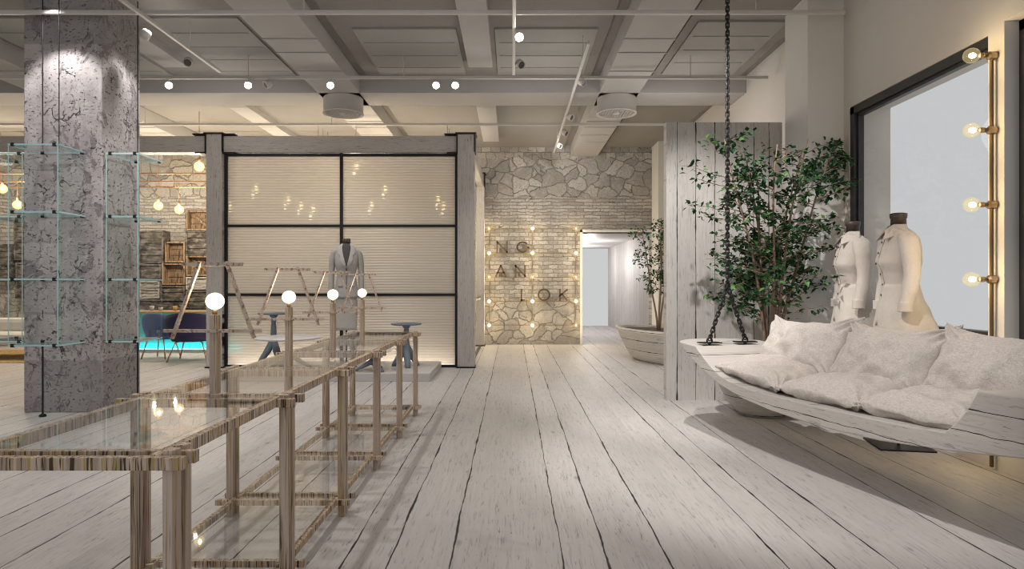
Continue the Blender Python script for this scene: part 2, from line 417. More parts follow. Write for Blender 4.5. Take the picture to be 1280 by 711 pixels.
def tag(o, label=None, cat=None, group=None, kind=None):
    for k, v in (('label', label), ('category', cat), ('group', group), ('kind', kind)):
        if v: o[k] = v
    return o
def empty(name, loc=(0, 0, 0), rz=0.0, label=None, cat=None, group=None):
    o = bpy.data.objects.new(name, None); C.objects.link(o); o.location = loc; o.rotation_euler = (0, 0, rz)
    o.empty_display_size = .1
    return tag(o, label, cat, group)
def struct(o, label=None): o['kind'] = 'structure'; return tag(o, label)
def dup(root, loc, rz=0.0, label=None):
    r = root.copy(); C.objects.link(r); r.location = loc; r.rotation_euler = (0, 0, rz)
    if label: r['label'] = label
    for ch in list(root.children):
        c = ch.copy(); C.objects.link(c); c.parent = r
        for g in list(ch.children):
            d = g.copy(); C.objects.link(d); d.parent = c
    return r
def MBX(*boxes):
    m = MB()
    for b in boxes: m.box(*b)
    return m

# ------------------------------------------------------------------ room shell
YB = 13.87; ZC = 4.27; ZB = 4.08; XR = 3.4; XL = -11.6; Y0 = -1.2
struct(MBX((XL, XR + .4, Y0, 20.2, -.12, 0)).build('floor', M['floor']))
struct(MBX((XL, XR + .4, Y0, YB + .3, ZC + .06, ZC + .3)).build('ceiling', M['ceil']))
# back wall with the corridor opening
DX0, DX1, DZ = 1.525, 3.03, 2.43
struct(MBX((XL, DX0, YB, YB + .3, 0, ZC + .06), (DX0, DX1, YB, YB + .3, DZ, ZC + .06), (DX1, XR, YB, YB + .3, 0, ZC + .06)).build('wall_back', M['stone']))
# corridor behind
struct(MBX((DX1, DX1 + .12, YB + .3, 20.2, 0, DZ + .1)).build('wall_corridor_right', M['boards_y']))
struct(MBX((DX0 - .12, DX0, YB + .3, 15.0, 0, DZ + .1), (DX0 - .12, DX0, 15.7, 16.6, 0, DZ + .1), (DX0 - .12, DX0, 17.3, 18.2, 0, DZ + .1),
           (DX0 - .12, DX0, 18.9, 20.2, 0, DZ + .1)).build('wall_corridor_left', M['boards_y']))
struct(MBX((DX0 - .12, DX1 + .12, YB + .3, 20.2, DZ, DZ + .12)).build('ceiling_corridor', M['boards_y']))
struct(MBX((DX0 - .05, DX0, YB - .03, YB + .3, 0, DZ + .05), (DX0 - .05, DX1 + .02, YB - .03, YB + .3, DZ, DZ + .05)).build('trim_1', M['wallw']))
# side walls
W1 = (4.57, 6.46, .91, 3.08); W2 = (1.4, 4.42, .35, 3.12)
wr = MB()
T = .42
for (y0, y1, z0, z1) in ((Y0, W2[0], 0, ZC + .06), (W2[0], W2[1], 0, W2[2]), (W2[0], W2[1], W2[3], ZC + .06), (W2[1], W1[0], 0, ZC + .06),
                         (W1[0], W1[1], 0, W1[2]), (W1[0], W1[1], W1[3], ZC + .06), (W1[1], YB + .3, 0, ZC + .06)):
    wr.box(XR, XR + T, y0, y1, z0, z1)
struct(wr.build('wall_right', M['wall']))
wl = MB().box(XL - .2, XL, 9.6, YB + .3, 0, ZC + .06).box(XL - .2, XL, Y0, 9.6, 0, 2.2).box(XL - .2, XL, Y0, 9.6, 3.95, ZC + .06)  # unseen wall; its high openings are added to let in ambient light
for y in (Y0, 1.2, 3.9, 6.6): wl.box(XL - .2, XL, y, y + .3, 2.2, 3.95)
struct(wl.build('wall_left', M['wall']))
struct(MBX((3.03, XR, 6.56, 7.10, 0, ZC)).build('wall_pier', M['wallw']))
struct(MBX((3.03, XR, 13.25, YB, 0, ZC)).build('wall_pier_back', M['wallw']))
struct(MBX((1.73, 3.03, 7.18, 7.30, 0, 3.12)).build('wall_partition', M['boards']))

# ceiling panels (dropped boards), battens, and the beam grid
main_beams = [(-6.95, -6.3), (-2.82, -2.21), (1.27, 1.85)]
mid_beams = [(-4.62, -4.3), (-.58, -.26)]
bm = MB()
for x0, x1 in main_beams: bm.box(x0, x1, Y0, YB, ZB, ZC + .06)
bm.box(XL, XR, 9.29, 9.95, ZB, ZC + .06)
for x0, x1 in mid_beams:
    for y0, y1 in ((Y0, 8.5), (9.95, 12.9)): bm.box(x0, x1, y0, y1, ZC - .09, ZC + .02)
for x0, x1 in main_beams:
    for y in (5.2, 5.9, 7.23, 7.66, 8.33, 10.9, 11.3, 11.9, 12.5): bm.box(x0 - .004, x1 + .004, y, y + .035, ZB - .012, ZB)
struct(bm.build('ceiling_beams', M['beamp'], bevel=.006))
bm = MB()
edges = [XL] + [v for b in main_beams for v in b] + [XR]
bays = [(edges[i], edges[i + 1]) for i in range(0, len(edges), 2)]
for x0, x1 in bays:
    for y0, y1 in ((Y0, 2.6), (3.3, 6.55), (6.62, 9.29), (9.95, YB)):
        bm.box(x0 + .14, x1 - .14, y0 + .02, y1 - .02, ZC, ZC + .07)
struct(bm.build('ceiling_boards', M['ceil'], bevel=.006))
bm = MB()
for (x0, x1, y0, y1) in ((-1.85, -.65, 7.4, 9.0), (-.2, 1.0, 7.4, 9.0), (-4.1, -3.05, 7.1, 9.1), (-4.1, -3.05, 4.2, 6.4), (-1.9, .95, 3.5, 6.35), (2.1, 3.2, 3.5, 6.4), (-6.1, -4.8, 7.1, 9.1), (2.1, 3.1, 7.2, 9.0)):
    bm.box(x0, x1, y0, y1, ZC - .02, ZC + .03)
    k = y0 + .4
    while k < y1 - .1: bm.box(x0 + .05, x1 - .05, k, k + .02, ZC - .027, ZC - .02); k += .45
struct(bm.build('ceiling_panels', M['panel']))

# windows
def window(name, w, x):
    y0, y1, z0, z1 = w
    m = MB(); f = .075
    for a in ((y0, y1, z1 - f, z1), (y0, y1, z0, z0 + .05), (y1 - f, y1, z0, z1), (y0, y0 + .02, z0, z1)):
        m.box(x, x + .10, *a)
    for a in ((y0 + .02, y1 - f, z1 - f - .03, z1 - f), (y1 - f - .03, y1 - f, z0, z1)):
        m.box(x + .03, x + .085, *a)
    o = struct(m.build(name, M['winframe'], bevel=.004))
    MBX((x + .05, x + .056, y0 + .02, y1 - f, z0 + .05, z1 - f)).build('pane', M['pane'], o)
    return o
w1 = window('window_1', W1, XR + .012)
MBX((XR + .10, XR + T + .03, W1[0] - .0, W1[1], W1[2], W1[2] + .015)).build('sill', M['sill'], w1)
window('window_2', W2, XR + .10)

# concrete column
m = MBX((-4.96, -4.16, 6.5, 7.16, 0, ZC + .06))
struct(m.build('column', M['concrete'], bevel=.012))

# ------------------------------------------------------------------ timber framed glass room
BX0, BX1, BY = -4.76, -.585, 9.95
def post(x0, x1, y0):
    o = struct(MBX((x0, x1, y0, y0 + .26, 0, 3.64)).build('pillar', M['timber'], bevel=.01))
    b = MB()
    b.box(x0 - .03, x1 + .03, y0 - .025, y0 + .3, 3.64, 3.66)
    b.box(x0 - .012, x0, y0 - .02, y0 + .27, 3.36, 3.64); b.box(x1, x1 + .012, y0 - .02, y0 + .27, 3.36, 3.64)
    b.box(x0 - .2, x0 - .03, y0 - .02, y0 + .1, 3.625, 3.645)
    b.box(x0 - .16, x0 - .012, y0 - .02, y0 + .2, 3.335, 3.355)
    if x1 < -2: b.box(x1 + .03, x1 + .2, y0 - .02, y0 + .1, 3.625, 3.645); b.box(x1 + .012, x1 + .2, y0 - .02, y0 + .2, 3.335, 3.355)
    b.build('bracket', M['black'], o)
    MBX((x0 - .015, x1 + .015, y0 - .015, y0 + .275, 0, .022)).build('shoe', M['black'], o)
    return o
post(BX0, BX0 + .25, BY); post(BX1 - .265, BX1, BY)
post(BX1 - .2, BX1, 13.5)
struct(MBX((BX0 + .262, BX1 - .277, BY + .02, BY + .24, 3.36, 3.615)).build('beam', M['timber_b'], bevel=.012))
struct(MBX((XL, BX0 - .012, BY + .02, BY + .24, 3.36, 3.615)).build('beam', M['timber_b'], bevel=.012))
struct(MBX((BX1 - .22, BX1 - .02, BY + .29, 13.48, 3.36, 3.60)).build('beam', M['timber_b'], bevel=.012))
# front screen
SX0, SX1 = BX0 + .25, BX1 - .265
def screen(name, label, horiz, a0, a1, pos, zs, verticals):
    """framed screen along x (horiz) or y; frame bars as one mesh, each pane a part"""
    r = empty(name, (0, 0, 0), 0, label, 'screen')
    fr = MB()
    def bx(m, u0, u1, z0, z1, t0, t1):
        if horiz: m.box(u0, u1, pos + t0, pos + t1, z0, z1)
        else: m.box(pos + t0, pos + t1, u0, u1, z0, z1)
    w = .045
    for u in [a0] + verticals + [a1 - w]: bx(fr, u, u + w, 0.0, 3.36, 0, .06)
    for z in zs: bx(fr, a0, a1, z, z + .04, .001, .059)
    fr.build('screen_frame', M['black'], r)
    us = [a0] + verticals + [a1 - w]
    for i in range(len(us) - 1):
        for k in range(len(zs) - 1):
            p = MB(); bx(p, us[i] + w, us[i + 1], zs[k] + .04, zs[k + 1], .025, .037); p.build('pane', M['poly'], r)
    return r
screen('polycarbonate_screen', 'backlit ribbed translucent screen in a black frame between two grey timber posts', True, SX0, SX1, BY + .08,
       [.0, 1.12, 2.20, 3.31], [-2.70])
r = empty('glass_side_screen', (0, 0, 0), 0, 'narrow clear side panel behind the timber post beside the lettered wall', 'screen')
MBX((BX1 - .10, BX1 - .085, BY + .3, 13.46, .03, 3.35)).build('pane', M['shelfglass'], r)
MBX((BX1 - .12, BX1 - .065, BY + .3, 13.46, .0, .03), (BX1 - .12, BX1 - .065, BY + .3, 13.46, 1.0, 1.05)).build('screen_frame', M['black'], r)
# warm led line behind the front screen
tag(MBX((SX0 + .1, SX1 - .1, BY + .22, BY + .26, .0, .03)).build('floor_light_strip', M['led']), 'warm glowing strip light on the floor along the screen bottom', 'light strip')

# plinth in front of the screen
tag(MBX((-3.75, -1.10, 8.56, BY + .0, 0, .11)).build('display_plinth', M['plinth'], bevel=.006), 'low pale plinth carrying the suited mannequin and blue pedestal tables', 'plinth')

# ------------------------------------------------------------------ display tables
ST = [1.785, 2.68, 3.58, 4.49, 5.40, 6.31]     # near leg of every station
TX0, TX1 = -1.60, -.94
ZT = .825
def leg(x0, y0, parent, y1=None):
    MBX((x0, x0 + .036, y0, y0 + .036, 0, ZT + .012)).build('leg', M['tablewood'], parent, bevel=.002)
tl = ['nearest low glass display table, its front edge cut by the picture', 'second glass display table, globe lamp with the largest stick frame at its near end',
      'third glass display table in the row, between the second and third globe lamps', 'fourth glass display table in the row, second from the far end',
      'farthest glass display table in the row, by the plinth']
for i in range(5):
    y0 = ST[i] if i == 0 else ST[i] + .058
    y1 = ST[i + 1]
    t = empty('display_table', (0, 0, 0), 0, tl[i], 'display table', 'glass display tables in a row')
    org = Vector(((TX0 + TX1) / 2, y0, 0)); t.location = org
    def B(*bx):
        m = MB()
        for b in bx: m.box(b[0] - org.x, b[1] - org.x, b[2] - org.y, b[3] - org.y, b[4], b[5])
        return m
    ys = [y0, y1] + ([ST[0] + .058] if i == 0 else []) + ([ST[5] + .05] if i == 4 else [])
    for xx in (TX0, TX1 - .036):
        for yy in ys: B((xx, xx + .036, yy, yy + .036, 0, ZT + .012)).build('leg', M['tablewood'], t, bevel=.002)
    for (za, zb) in ((ZT - .036, ZT), (.072, .102)):
        xr = []
        for yy in ([y0 - .03, y0 + .042] if i == 0 else [y0 + .036]) + [y1 - .026] + ([y1 + .04] if i == 4 else []):
            xr.append((TX0 - .05, TX1 + .035, yy, yy + .026, za, zb))
        for b in xr: B(b).build('cross_rail', M['railx'], t, bevel=.002)
        for xx in (TX0 + .036, TX1 - .066):
            B((xx, xx + .03, y0 - .01, y1 + .02, za + .002, zb + .004)).build('side_rail', M['railx'], t, bevel=.002)
    B((TX0 + .05, TX1 - .05, y0 + .02, y1 + .02, ZT + .004, ZT + .012)).build('glass_top', M['glass'], t)
    B((TX0 + .05, TX1 - .05, y0 + .02, y1 + .02, .106, .114)).build('glass_shelf', M['glass'], t)

# lamps on the table row
def lamp():
    r = empty('globe_lamp', (0, 0, 0), 0, '', 'lamp', 'globe lamps on the display tables')
    MBX((-.017, .017, -.017, .017, 0, .335)).build('post', M['tablewood'], r, bevel=.002)
    MB().lathe([(.011, .335), (.011, .352), (.008, .354), (.008, .36), (.0125, .362), (.0125, .378), (.006, .38)], 14).build('socket', M['brass'], r, True)
    MB().sphere((0, 0, .392), .0375, 24, 16, (1, 1, .96)).build('globe', M['globe'], r, True)
    f = -.024
    MB().bar((-.128, f, .548), (.128, f, .548), .012, .014).build('top_stick', M['stick'], r)
    MB().bar((-.205, f, .268), (.205, f, .268), .012, .014).build('bottom_stick', M['stick'], r)
    MB().bar((-.046, f - .012, .56), (-.163, f - .012, .236), .012, .016, Vector((0, 1, 0))).build('slanted_stick', M['stick'], r)
    MB().bar((.052, f + .012, .56), (.171, f + .012, .236), .012, .016, Vector((0, 1, 0))).build('slanted_stick', M['stick'], r)
    return r
ll = ['largest globe lamp with a stick trapezoid, in front of the grey timber post', 'globe lamp with a stick trapezoid before the round white table, second from the column',
      'globe lamp with a stick trapezoid just in front of the suit mannequin', 'smallest globe lamp, farthest along the row of glass tables']
L0 = lamp(); L0['label'] = ll[0]
for i, yy in enumerate((2.69, 3.59, 4.48, 5.36)):
    o = L0 if i == 0 else dup(L0, (0, 0, 0), 0, ll[i])
    o.location = (-1.262, yy + .03, ZT + .012 if i else ZT + .012)

# ------------------------------------------------------------------ glass shelf towers round the column
def tower(label, x0, x1, y0, y1, cx, cy, extra=None):
    r = empty('glass_shelf_tower', (0, 0, 0), 0, label, 'shelf', 'glass shelf towers round the column')
    zs = [.72, 1.35, 1.99, 2.63]
    for z in zs:
        s_ = MBX((x0, x1, y0, y1, z - .006, z + .006)).build('shelf', M['shelfglass'], r)
        e = MB(); q = .004
        for b in ((x0 - q, x1 + q, y0 - q, y0), (x0 - q, x1 + q, y1, y1 + q), (x0 - q, x0, y0, y1), (x1, x1 + q, y0, y1)): e.box(b[0], b[1], b[2], b[3], z - .008, z + .008)
        e.build('edge', M['glassedge'], s_)
        for xx in (x0 + .04, x1 - .03):
            for yy in (y0 + .0, y1 - .0): MBX((xx - .014, xx + .014, yy - .011, yy + .011, z - .016, z + .016)).build('clip', M['black'], s_)
    for xx in (x0, x1):
        sp_ = MBX((xx - .004, xx + .004, y0 + .003, y1 - .003, zs[0], zs[3])).build('side_pane', M['shelfglass'], r)
        MBX((xx - .004, xx + .004, y0 - .001, y0 + .003, zs[0], zs[3])).build('front_edge', M['glassedge'], sp_)
    if cx is None: return r
    MB().tube([(cx, cy, zs[3]), (cx, cy, ZC)], .005, 6).build('cable', M['black'], r)
    if extra: MB().tube([extra + (zs[3],), extra + (ZC,)], .004, 6).build('cable', M['black'], r)
    MB().tube([(cx, cy, zs[0]), (cx, cy, .01)], .008, 6).lathe([(.032, 0), (.032, .018), (.012, .03)], 12, (cx, cy, 0)).build('stand_rod', M['black'], r)
    return r
tower('glass shelf tower hung before the front face of the concrete column', -4.785, -4.316, 6.08, 6.47, -4.62, 6.3, (-4.43, 6.26))
tower('glass shelf tower at the inner side of the column, next to the lounge opening', -4.12, -3.80, 6.5, 6.95, -3.93, 6.72)
tower('glass shelf tower at the picture-edge side of the column', -5.42, -4.975, 6.5, 6.95, None, None)

# ------------------------------------------------------------------ hanging sofa
U = Vector((.258, -.966, 0)).normalized(); V = Vector((.966, .258, 0)).normalized()
SO = Vector((2.007, 4.0, 0))
# local x = along (towards the camera), local y = across to the back
rz = math.atan2(U.y, U.x)
sofa = empty('hanging_sofa', SO, rz, 'curved whitewashed timber sofa hung on black chains beside the window', 'sofa')
def sl(s_, w, z): return Vector((s_, w, z))
Wd = .82
top = [(-1.884, .78), (-1.613, .765), (-1.50, .69), (-1.372, .615), (-1.24, .56), (-1.104, .53), (-.85, .512), (-.63, .508), (-.3, .51), (0, .515), (.362, .525), (.6, .533), (.762, .548), (.83, .61), (.89, .69), (.94, .785), (1.863, .785)]
bot = [(1.70, .69), (1.50, .61), (1.157, .516), (.95, .482), (.762, .455), (.55, .43), (.36, .408), (0, .392), (-.32, .39), (-.63, .40), (-.95, .428), (-1.253, .489), (-1.45, .555), (-1.639, .632), (-1.78, .705)]
prof = top + bot
rings = []
N = 14
for i in range(N + 1):
    w = Wd * i / N; e = .27 * (1 - abs(2 * w / Wd - 1) ** 2.6)
    ring = []
    for k, (s_, z) in enumerate(prof):
        inner = 1 <= k <= len(top) - 2
        f = 0 if inner else max(0, (abs(s_) - 1.2) / .68)
        zz = z
        if not inner and k >= len(top): zz = z - .02 * (1 - abs(2 * w / Wd - 1) ** 2)   # belly of the hull
        ring.append(sl(s_ + math.copysign(e * f, s_), w, zz))
    rings.append(ring)
MB().loft(rings).build('hull', M['hull'], sofa, bevel=.006)
MBX((-1.3, .9, Wd - .02, Wd + .03, .46, .86)).build('backrest', M['hull'], sofa, bevel=.006)
def inv(p):
    d = Vector(p) - SO; return Vector((d.dot(U), -d.dot(Vector((-U.y, U.x, 0))) * -1, d.z))
# local y axis is rot90 of U
Yl = Vector((-U.y, U.x, 0))
def loc_of(p):
    d = Vector(p) - SO; return Vector((d.dot(U), d.dot(Yl), d.z))
def links(m, a, b, pitch=.036, R=.0145, r=.0062):
    a, b = Vector(a), Vector(b); d = (b - a); n = max(2, round(d.length / pitch)); dn = d.normalized()
    o1 = dn.orthogonal().normalized(); o2 = dn.cross(o1)
    for i in range(n):
        c = a + d * ((i + .5) / n)
        m.torus(c, R, r, (o1 if i % 2 else o2), (dn, pitch * .5 - .004), 10, 6)
    return m
for (qs, nm) in (((-1.66, None), 'far'), ((1.62, None), 'near')):
    s0 = qs[0]
    pl = [sl(s0, .17, .785), sl(s0, .53, .785)]; joint = sl(s0, .35, 1.29)
    for p in pl:
        g = MBX((p.x - .05, p.x + .05, p.y - .095, p.y + .095, .783, .792)).torus(p + Vector((0, 0, .018)), .026, .008, Vector((1, 0, 0)), None, 12, 6).build('mounting_plate', M['black'], sofa)
        links(MB(), p + Vector((0, 0, .03)), joint).build('chain', M['black'], sofa, True)
    m = MB(); links(m, joint, sl(s0, .35, ZC if nm == 'far' else ZC)); m.torus(joint, .024, .008, Vector((1, 0, 0)), None, 12, 6)
    m.build('chain', M['black'], sofa, True)

def pillow(L, H, Tk, seed, nx=46, ny=34, horn=.09, wr=.012, droop=0.0, ear=0.0):
    """puffed cushion in local x (L) and y (H), thickness along z"""
    m = MB(); g = {}
    for side in (1, -1):
        for i in range(nx + 1):
            for j in range(ny + 1):
                u = 2 * i / nx - 1; v = 2 * j / ny - 1
                edge = i in (0, nx) or j in (0, ny)
                if side == -1 and edge: g[(side, i, j)] = g[(1, i, j)]; continue
                uu = math.sin(u * PI / 2) * .35 + u * .65; vv = math.sin(v * PI / 2) * .35 + v * .65
                x = L / 2 * uu * (1 - horn * (1 - vv * vv)); y = H / 2 * vv * (1 - horn * (1 - uu * uu))
                k_ = ear * (max(0, abs(uu) + abs(vv) - 1.35) / .65) ** 2
                x += k_ * math.copysign(1, uu) * .5; y += k_ * math.copysign(1, vv)
                t = Tk / 2 * (max(0, 1 - abs(uu) ** 3) ** .75) * (max(0, 1 - abs(vv) ** 3) ** .75)
                q = Vector((x * 6 + seed * 7.7, y * 6, side * 2.2 + seed))
                nn = mnoise.noise(q) * 1.3 + mnoise.noise(q * 2.6) * .8
                fold = abs(mnoise.noise(Vector((x * 3.3 + seed, y * 3.3, seed * 2.0)))) * 1.4
                amp = wr * (1 - .75 * max(abs(uu), abs(vv)) ** 6)
                ed = max(abs(uu), abs(vv)) ** 3
                rid = (1 - abs(mnoise.noise(Vector((x * 9 + seed * 3, y * 9 + side, seed)))) * 2.2) ** 3 if True else 0
                z = side * (t + (nn * amp * .8 - fold * amp * .7 + max(0, rid) * amp * .5 * ed if not edge else 0))
                # radiating creases from corners
                cr = max(0, (abs(uu) + abs(vv) - 1.25)) * 1.3
                z += side * (0 if edge else cr * wr * 1.6 * math.sin(14 * math.atan2(1.05 - abs(uu), 1.05 - abs(vv)) + seed))
                if edge: z = mnoise.noise(Vector((x * 5, y * 5, seed * 3))) * wr * 1.3
                g[(side, i, j)] = m.b.verts.new((x, y, z - droop * max(0, -v - .55) ** 1.5))
    for side in (1, -1):
        for i in range(nx):
            for j in range(ny):
                q = [g[(side, i, j)], g[(side, i + 1, j)], g[(side, i + 1, j + 1)], g[(side, i, j + 1)]]
                if side == -1: q.reverse()
                if len(set(q)) == 4: m.b.faces.new(q)
    return m
def W3(s_, w, z): return SO + U * s_ + Yl * w + Vector((0, 0, z))
seat_s = [(-1.36, -.58), (-.60, .16), (.13, .86)]
sl_lab = ['flat linen seat cushion at the chain end of the hanging sofa', 'flat linen seat cushion in the middle of the hanging sofa', 'flat linen seat cushion by the thick sofa end nearest the camera']
for i, (a, b) in enumerate(seat_s):
    o = pillow((b - a) * 1.05, .66, .25, i + 1, horn=.05, wr=.032).build('seat_cushion', M['linen'], None, True, subsurf=1)
    zc = (.60, .577, .592)[i]
    rot = Matrix.Rotation(rz, 4, 'Z') @ Matrix.Rotation((.07, -.012, -.035)[i], 4, 'Y') @ Matrix.Rotation(.03, 4, 'X')
    o.matrix_world = Matrix.Translation(W3((a + b) / 2, .365, zc)) @ rot
    tag(o, sl_lab[i], 'cushion', 'linen seat cushions on the hanging sofa')
back_s = [(-1.50, -.56, 'linen back cushion at the chain end of the hanging sofa'), (-.63, .22, 'linen back cushion in the middle of the hanging sofa'), (.14, 1.0, 'linen back cushion cut by the picture edge, beside the glowing bulb pole')]
for i, (a, b, lb) in enumerate(back_s):
    o = pillow((b - a) * 1.03, .53, .29, i + 11, horn=.12, wr=.034, ear=.05).build('back_cushion', M['linen'], None, True, subsurf=1)
    tilt = math.radians(58)
    rot = Matrix.Rotation(rz, 4, 'Z') @ Matrix.Rotation((-.03, .0, .02)[i], 4, 'Y') @ Matrix.Rotation(tilt, 4, 'X')
    o.matrix_world = Matrix.Translation(W3((a + b) / 2, .60, (.785, .785, .79)[i])) @ rot
    tag(o, lb, 'cushion', 'linen back cushions on the hanging sofa')

# ------------------------------------------------------------------ mannequins
def interp(secs, z):
    for a, b in zip(secs, secs[1:]):
        if a[0] >= z >= b[0]:
            t = (a[0] - z) / (a[0] - b[0]); t = t * t * (3 - 2 * t) * .5 + t * .5
            return [a[k] + (b[k] - a[k]) * t for k in range(1, 4)]
    return list(secs[0][1:4] if z > secs[0][0] else secs[-1][1:4])
def surf(secs, x, z, off=0.0):
    hw, hd, oy = interp(secs, z)
    q = max(0.02, 1 - min(.99, abs(x) / hw) ** 2.3)
    return Vector((x, oy - hd * q ** (1 / 2.3) - off, z))
def bodyloft(secs, z0, z1, n=36, steps=30, folds=0.0, seed=0, front_open=0.0):
    rings = []
    for k in range(steps + 1):
        z = z0 + (z1 - z0) * k / steps; hw, hd, oy = interp(secs, z); r = []
        drop = max(0, (k / steps - .55) / .45)
        for j in range(n):
            a = 2 * PI * j / n; ca, sa = math.cos(a), math.sin(a)
            ex = 2 / 2.3
            f = 1 + folds * drop * (math.sin(a * 7 + seed) * .6 + math.sin(a * 11 + seed * 2) * .4) + .012 * mnoise.noise(Vector((ca * 3, sa * 3 + seed, z * 7)))
            r.append((hw * f * math.copysign(abs(ca) ** ex, ca), oy + hd * f * math.copysign(abs(sa) ** ex, sa), z))
        rings.append(r)
    return MB().loft(rings)
def patch(secs, poly_rows, off, thick=.004):
    """sheet draped on the front: rows of (z, xa, xb)"""
    m = MB(); n = 7; front = []; back = []
    for (z, xa, xb) in poly_rows:
        front.append([m.b.verts.new(surf(secs, xa + (xb - xa) * i / n, z, off)) for i in range(n + 1)])
        back.append([m.b.verts.new(surf(secs, xa + (xb - xa) * i / n, z, off - thick)) for i in range(n + 1)])
    R = len(poly_rows)
    for a in range(R - 1):
        for i in range(n):
            m.b.faces.new((front[a][i], front[a][i + 1], front[a + 1][i + 1], front[a + 1][i]))
            m.b.faces.new((back[a][i], back[a + 1][i], back[a + 1][i + 1], back[a][i + 1]))
        m.b.faces.new((front[a][0], front[a + 1][0], back[a + 1][0], back[a][0])); m.b.faces.new((front[a][n], back[a][n], back[a + 1][n], front[a + 1][n]))
    for i in range(n):
        m.b.faces.new((front[0][i], back[0][i], back[0][i + 1], front[0][i + 1])); m.b.faces.new((front[-1][i], front[-1][i + 1], back[-1][i + 1], back[-1][i]))
    return m
SEC = [(1.80, .058, .058, .02), (1.755, .07, .066, .02), (1.735, .115, .075, .018), (1.705, .178, .088, .015), (1.66, .200, .10, .01), (1.58, .198, .115, 0), (1.48, .185, .128, -.01),
       (1.38, .16, .105, 0), (1.30, .148, .098, .005), (1.20, .172, .112, .01), (1.08, .205, .145, .025), (.95, .225, .175, .045), (.86, .235, .19, .055)]
def sleeve(sx, cuff, seed, k=1.0):
    pts = [(sx * .165, .01, 1.70), (sx * .205, .012, 1.66), (sx * .235, .015, 1.58), (sx * .250, .02, 1.46), (sx * .258, .02, 1.36), (sx * .262, .005, 1.26), (sx * .262, -.015, cuff + .06), (sx * .262, -.03, cuff)]
    rs = [.045, .066, .066, .058, .052, .052, .047, .047]
    rings = []; n = 16
    fine = []
    for i in range(len(pts) - 1):
        for t in (0, .34, .67): fine.append((Vector(pts[i]).lerp(Vector(pts[i + 1]), t), rs[i] + (rs[i + 1] - rs[i]) * t))
    fine.append((Vector(pts[-1]), rs[-1]))
    fine = [(Vector((p.x * k, p.y, p.z)), r * (.5 + .5 * k)) for p, r in fine]
    for p, r in fine:
        ring = []
        for j in range(n):
            a = 2 * PI * j / n; w = 1 + .10 * mnoise.noise(Vector((math.cos(a) * 2, math.sin(a) * 2 + seed, p.z * 16)))
            ring.append((p.x + r * w * .86 * math.cos(a), p.y + r * w * 1.1 * math.sin(a), p.z))
        rings.append(ring)
    return MB().loft(rings)
def stand(r, z0=0.0, ztop=1.0, sq=True):
    MB().tube([(0, .02, z0 + .01), (0, .02, ztop)], .012, 10).build('pole', M['black'], r)
    m = MB()
    if sq: m.box(-.2, .2, -.18, .22, z0, z0 + .012)
    else: m.lathe([(.15, z0), (.15, z0 + .01), (.03, z0 + .02)], 24, (0, .02, 0))
    m.build('base_plate', M['black'], r)
SUIT = list(SEC)
SEC = [(z, hw, hd * (1 + .22 * min(1, max(0, (1.74 - z) / .1))), oy + .028 * min(1, max(0, (1.74 - z) / .1))) for z, hw, hd, oy in SEC]
def shirt_mannequin(loc, rot, label, seed):
    r = empty('dressed_mannequin', loc, rot, label, 'mannequin', 'mannequins in ivory shirt dresses by the window')
    bodyloft([(s_[0], s_[1] * .9, s_[2] * .9, s_[3]) for s_ in SEC], 1.80, 1.0, 28, 16).build('torso_form', M['darkform'], r, True)
    MB().lathe([(.058, 1.78), (.056, 1.83), (.062, 1.835), (.064, 1.87), (.045, 1.876)], 24, (0, .02, 0)).build('neck_cap', M['neckwood'], r, True)
    bodyloft(SEC, 1.745, 1.25, 40, 24, 0, seed).build('shirt_body', M['shirt'], r, True)
    sk = [(s_[0], s_[1] + .006, s_[2] + .006, s_[3]) for s_ in SEC]
    m = bodyloft(sk, 1.30, .88, 48, 16, .07, seed)
    m.build('skirt', M['shirt'], r, True)
    for sx in (-1, 1):
        s_ = sleeve(sx, 1.10, seed + sx).build('sleeve', M['shirt'], r, True)
        MB().loft([[(sx * .262 + .051 * .86 * math.cos(2 * PI * j / 16), -.028 + .054 * math.sin(2 * PI * j / 16), z) for j in range(16)] for z in (1.165, 1.16, 1.095, 1.09)]).build('cuff', M['shirt'], s_, True)
        # collar wing: folded point over the shoulder
        c = MB()
        a0 = Vector((sx * .006, -.075, 1.735)); a1 = Vector((sx * .085, .05, 1.775)); a2 = Vector((sx * .145, .03, 1.715)); a3 = Vector((sx * .10, -.115, 1.655))
        a4 = Vector((sx * .05, -.03, 1.775))
        f = [c.b.verts.new(p) for p in (a0, a4, a1, a2, a3)]; g = [c.b.verts.new(p + Vector((sx * .004, -.008, .006))) for p in (a0, a4, a1, a2, a3)]
        c.b.faces.new(f); c.b.faces.new(g[::-1])
        for k in range(5): c.b.faces.new((f[k], g[k], g[(k + 1) % 5], f[(k + 1) % 5]))
        c.build('collar', M['shirt'], r)
    patch(SEC, [(1.72 - .05 * k, -.016, .016) for k in range(16)], .008, .006).build('placket', M['shirt'], r, True)
    bt = MB()
    for k in range(6):
        p = surf(SEC, 0, 1.64 - .085 * k, .012); bt.lathe([(.008, -.003), (.008, .003)], 10, p, 'Y')
    bt.build('buttons', M['button'], r)
    MBX((-.152, .152, .098, .108, 1.285, 1.312)).build('back_belt', M['shirt'], r)
    stand(r, 0, 1.02)
    return r
shirt_mannequin((3.10, 5.17, 0), math.radians(-101), 'headless mannequin in an ivory shirt dress, nearer the camera, overlapping the bright window pane', 3)
shirt_mannequin((3.10, 5.86, 0), math.radians(-98), 'headless mannequin in an ivory shirt dress, the one beside the green leaves', 8)

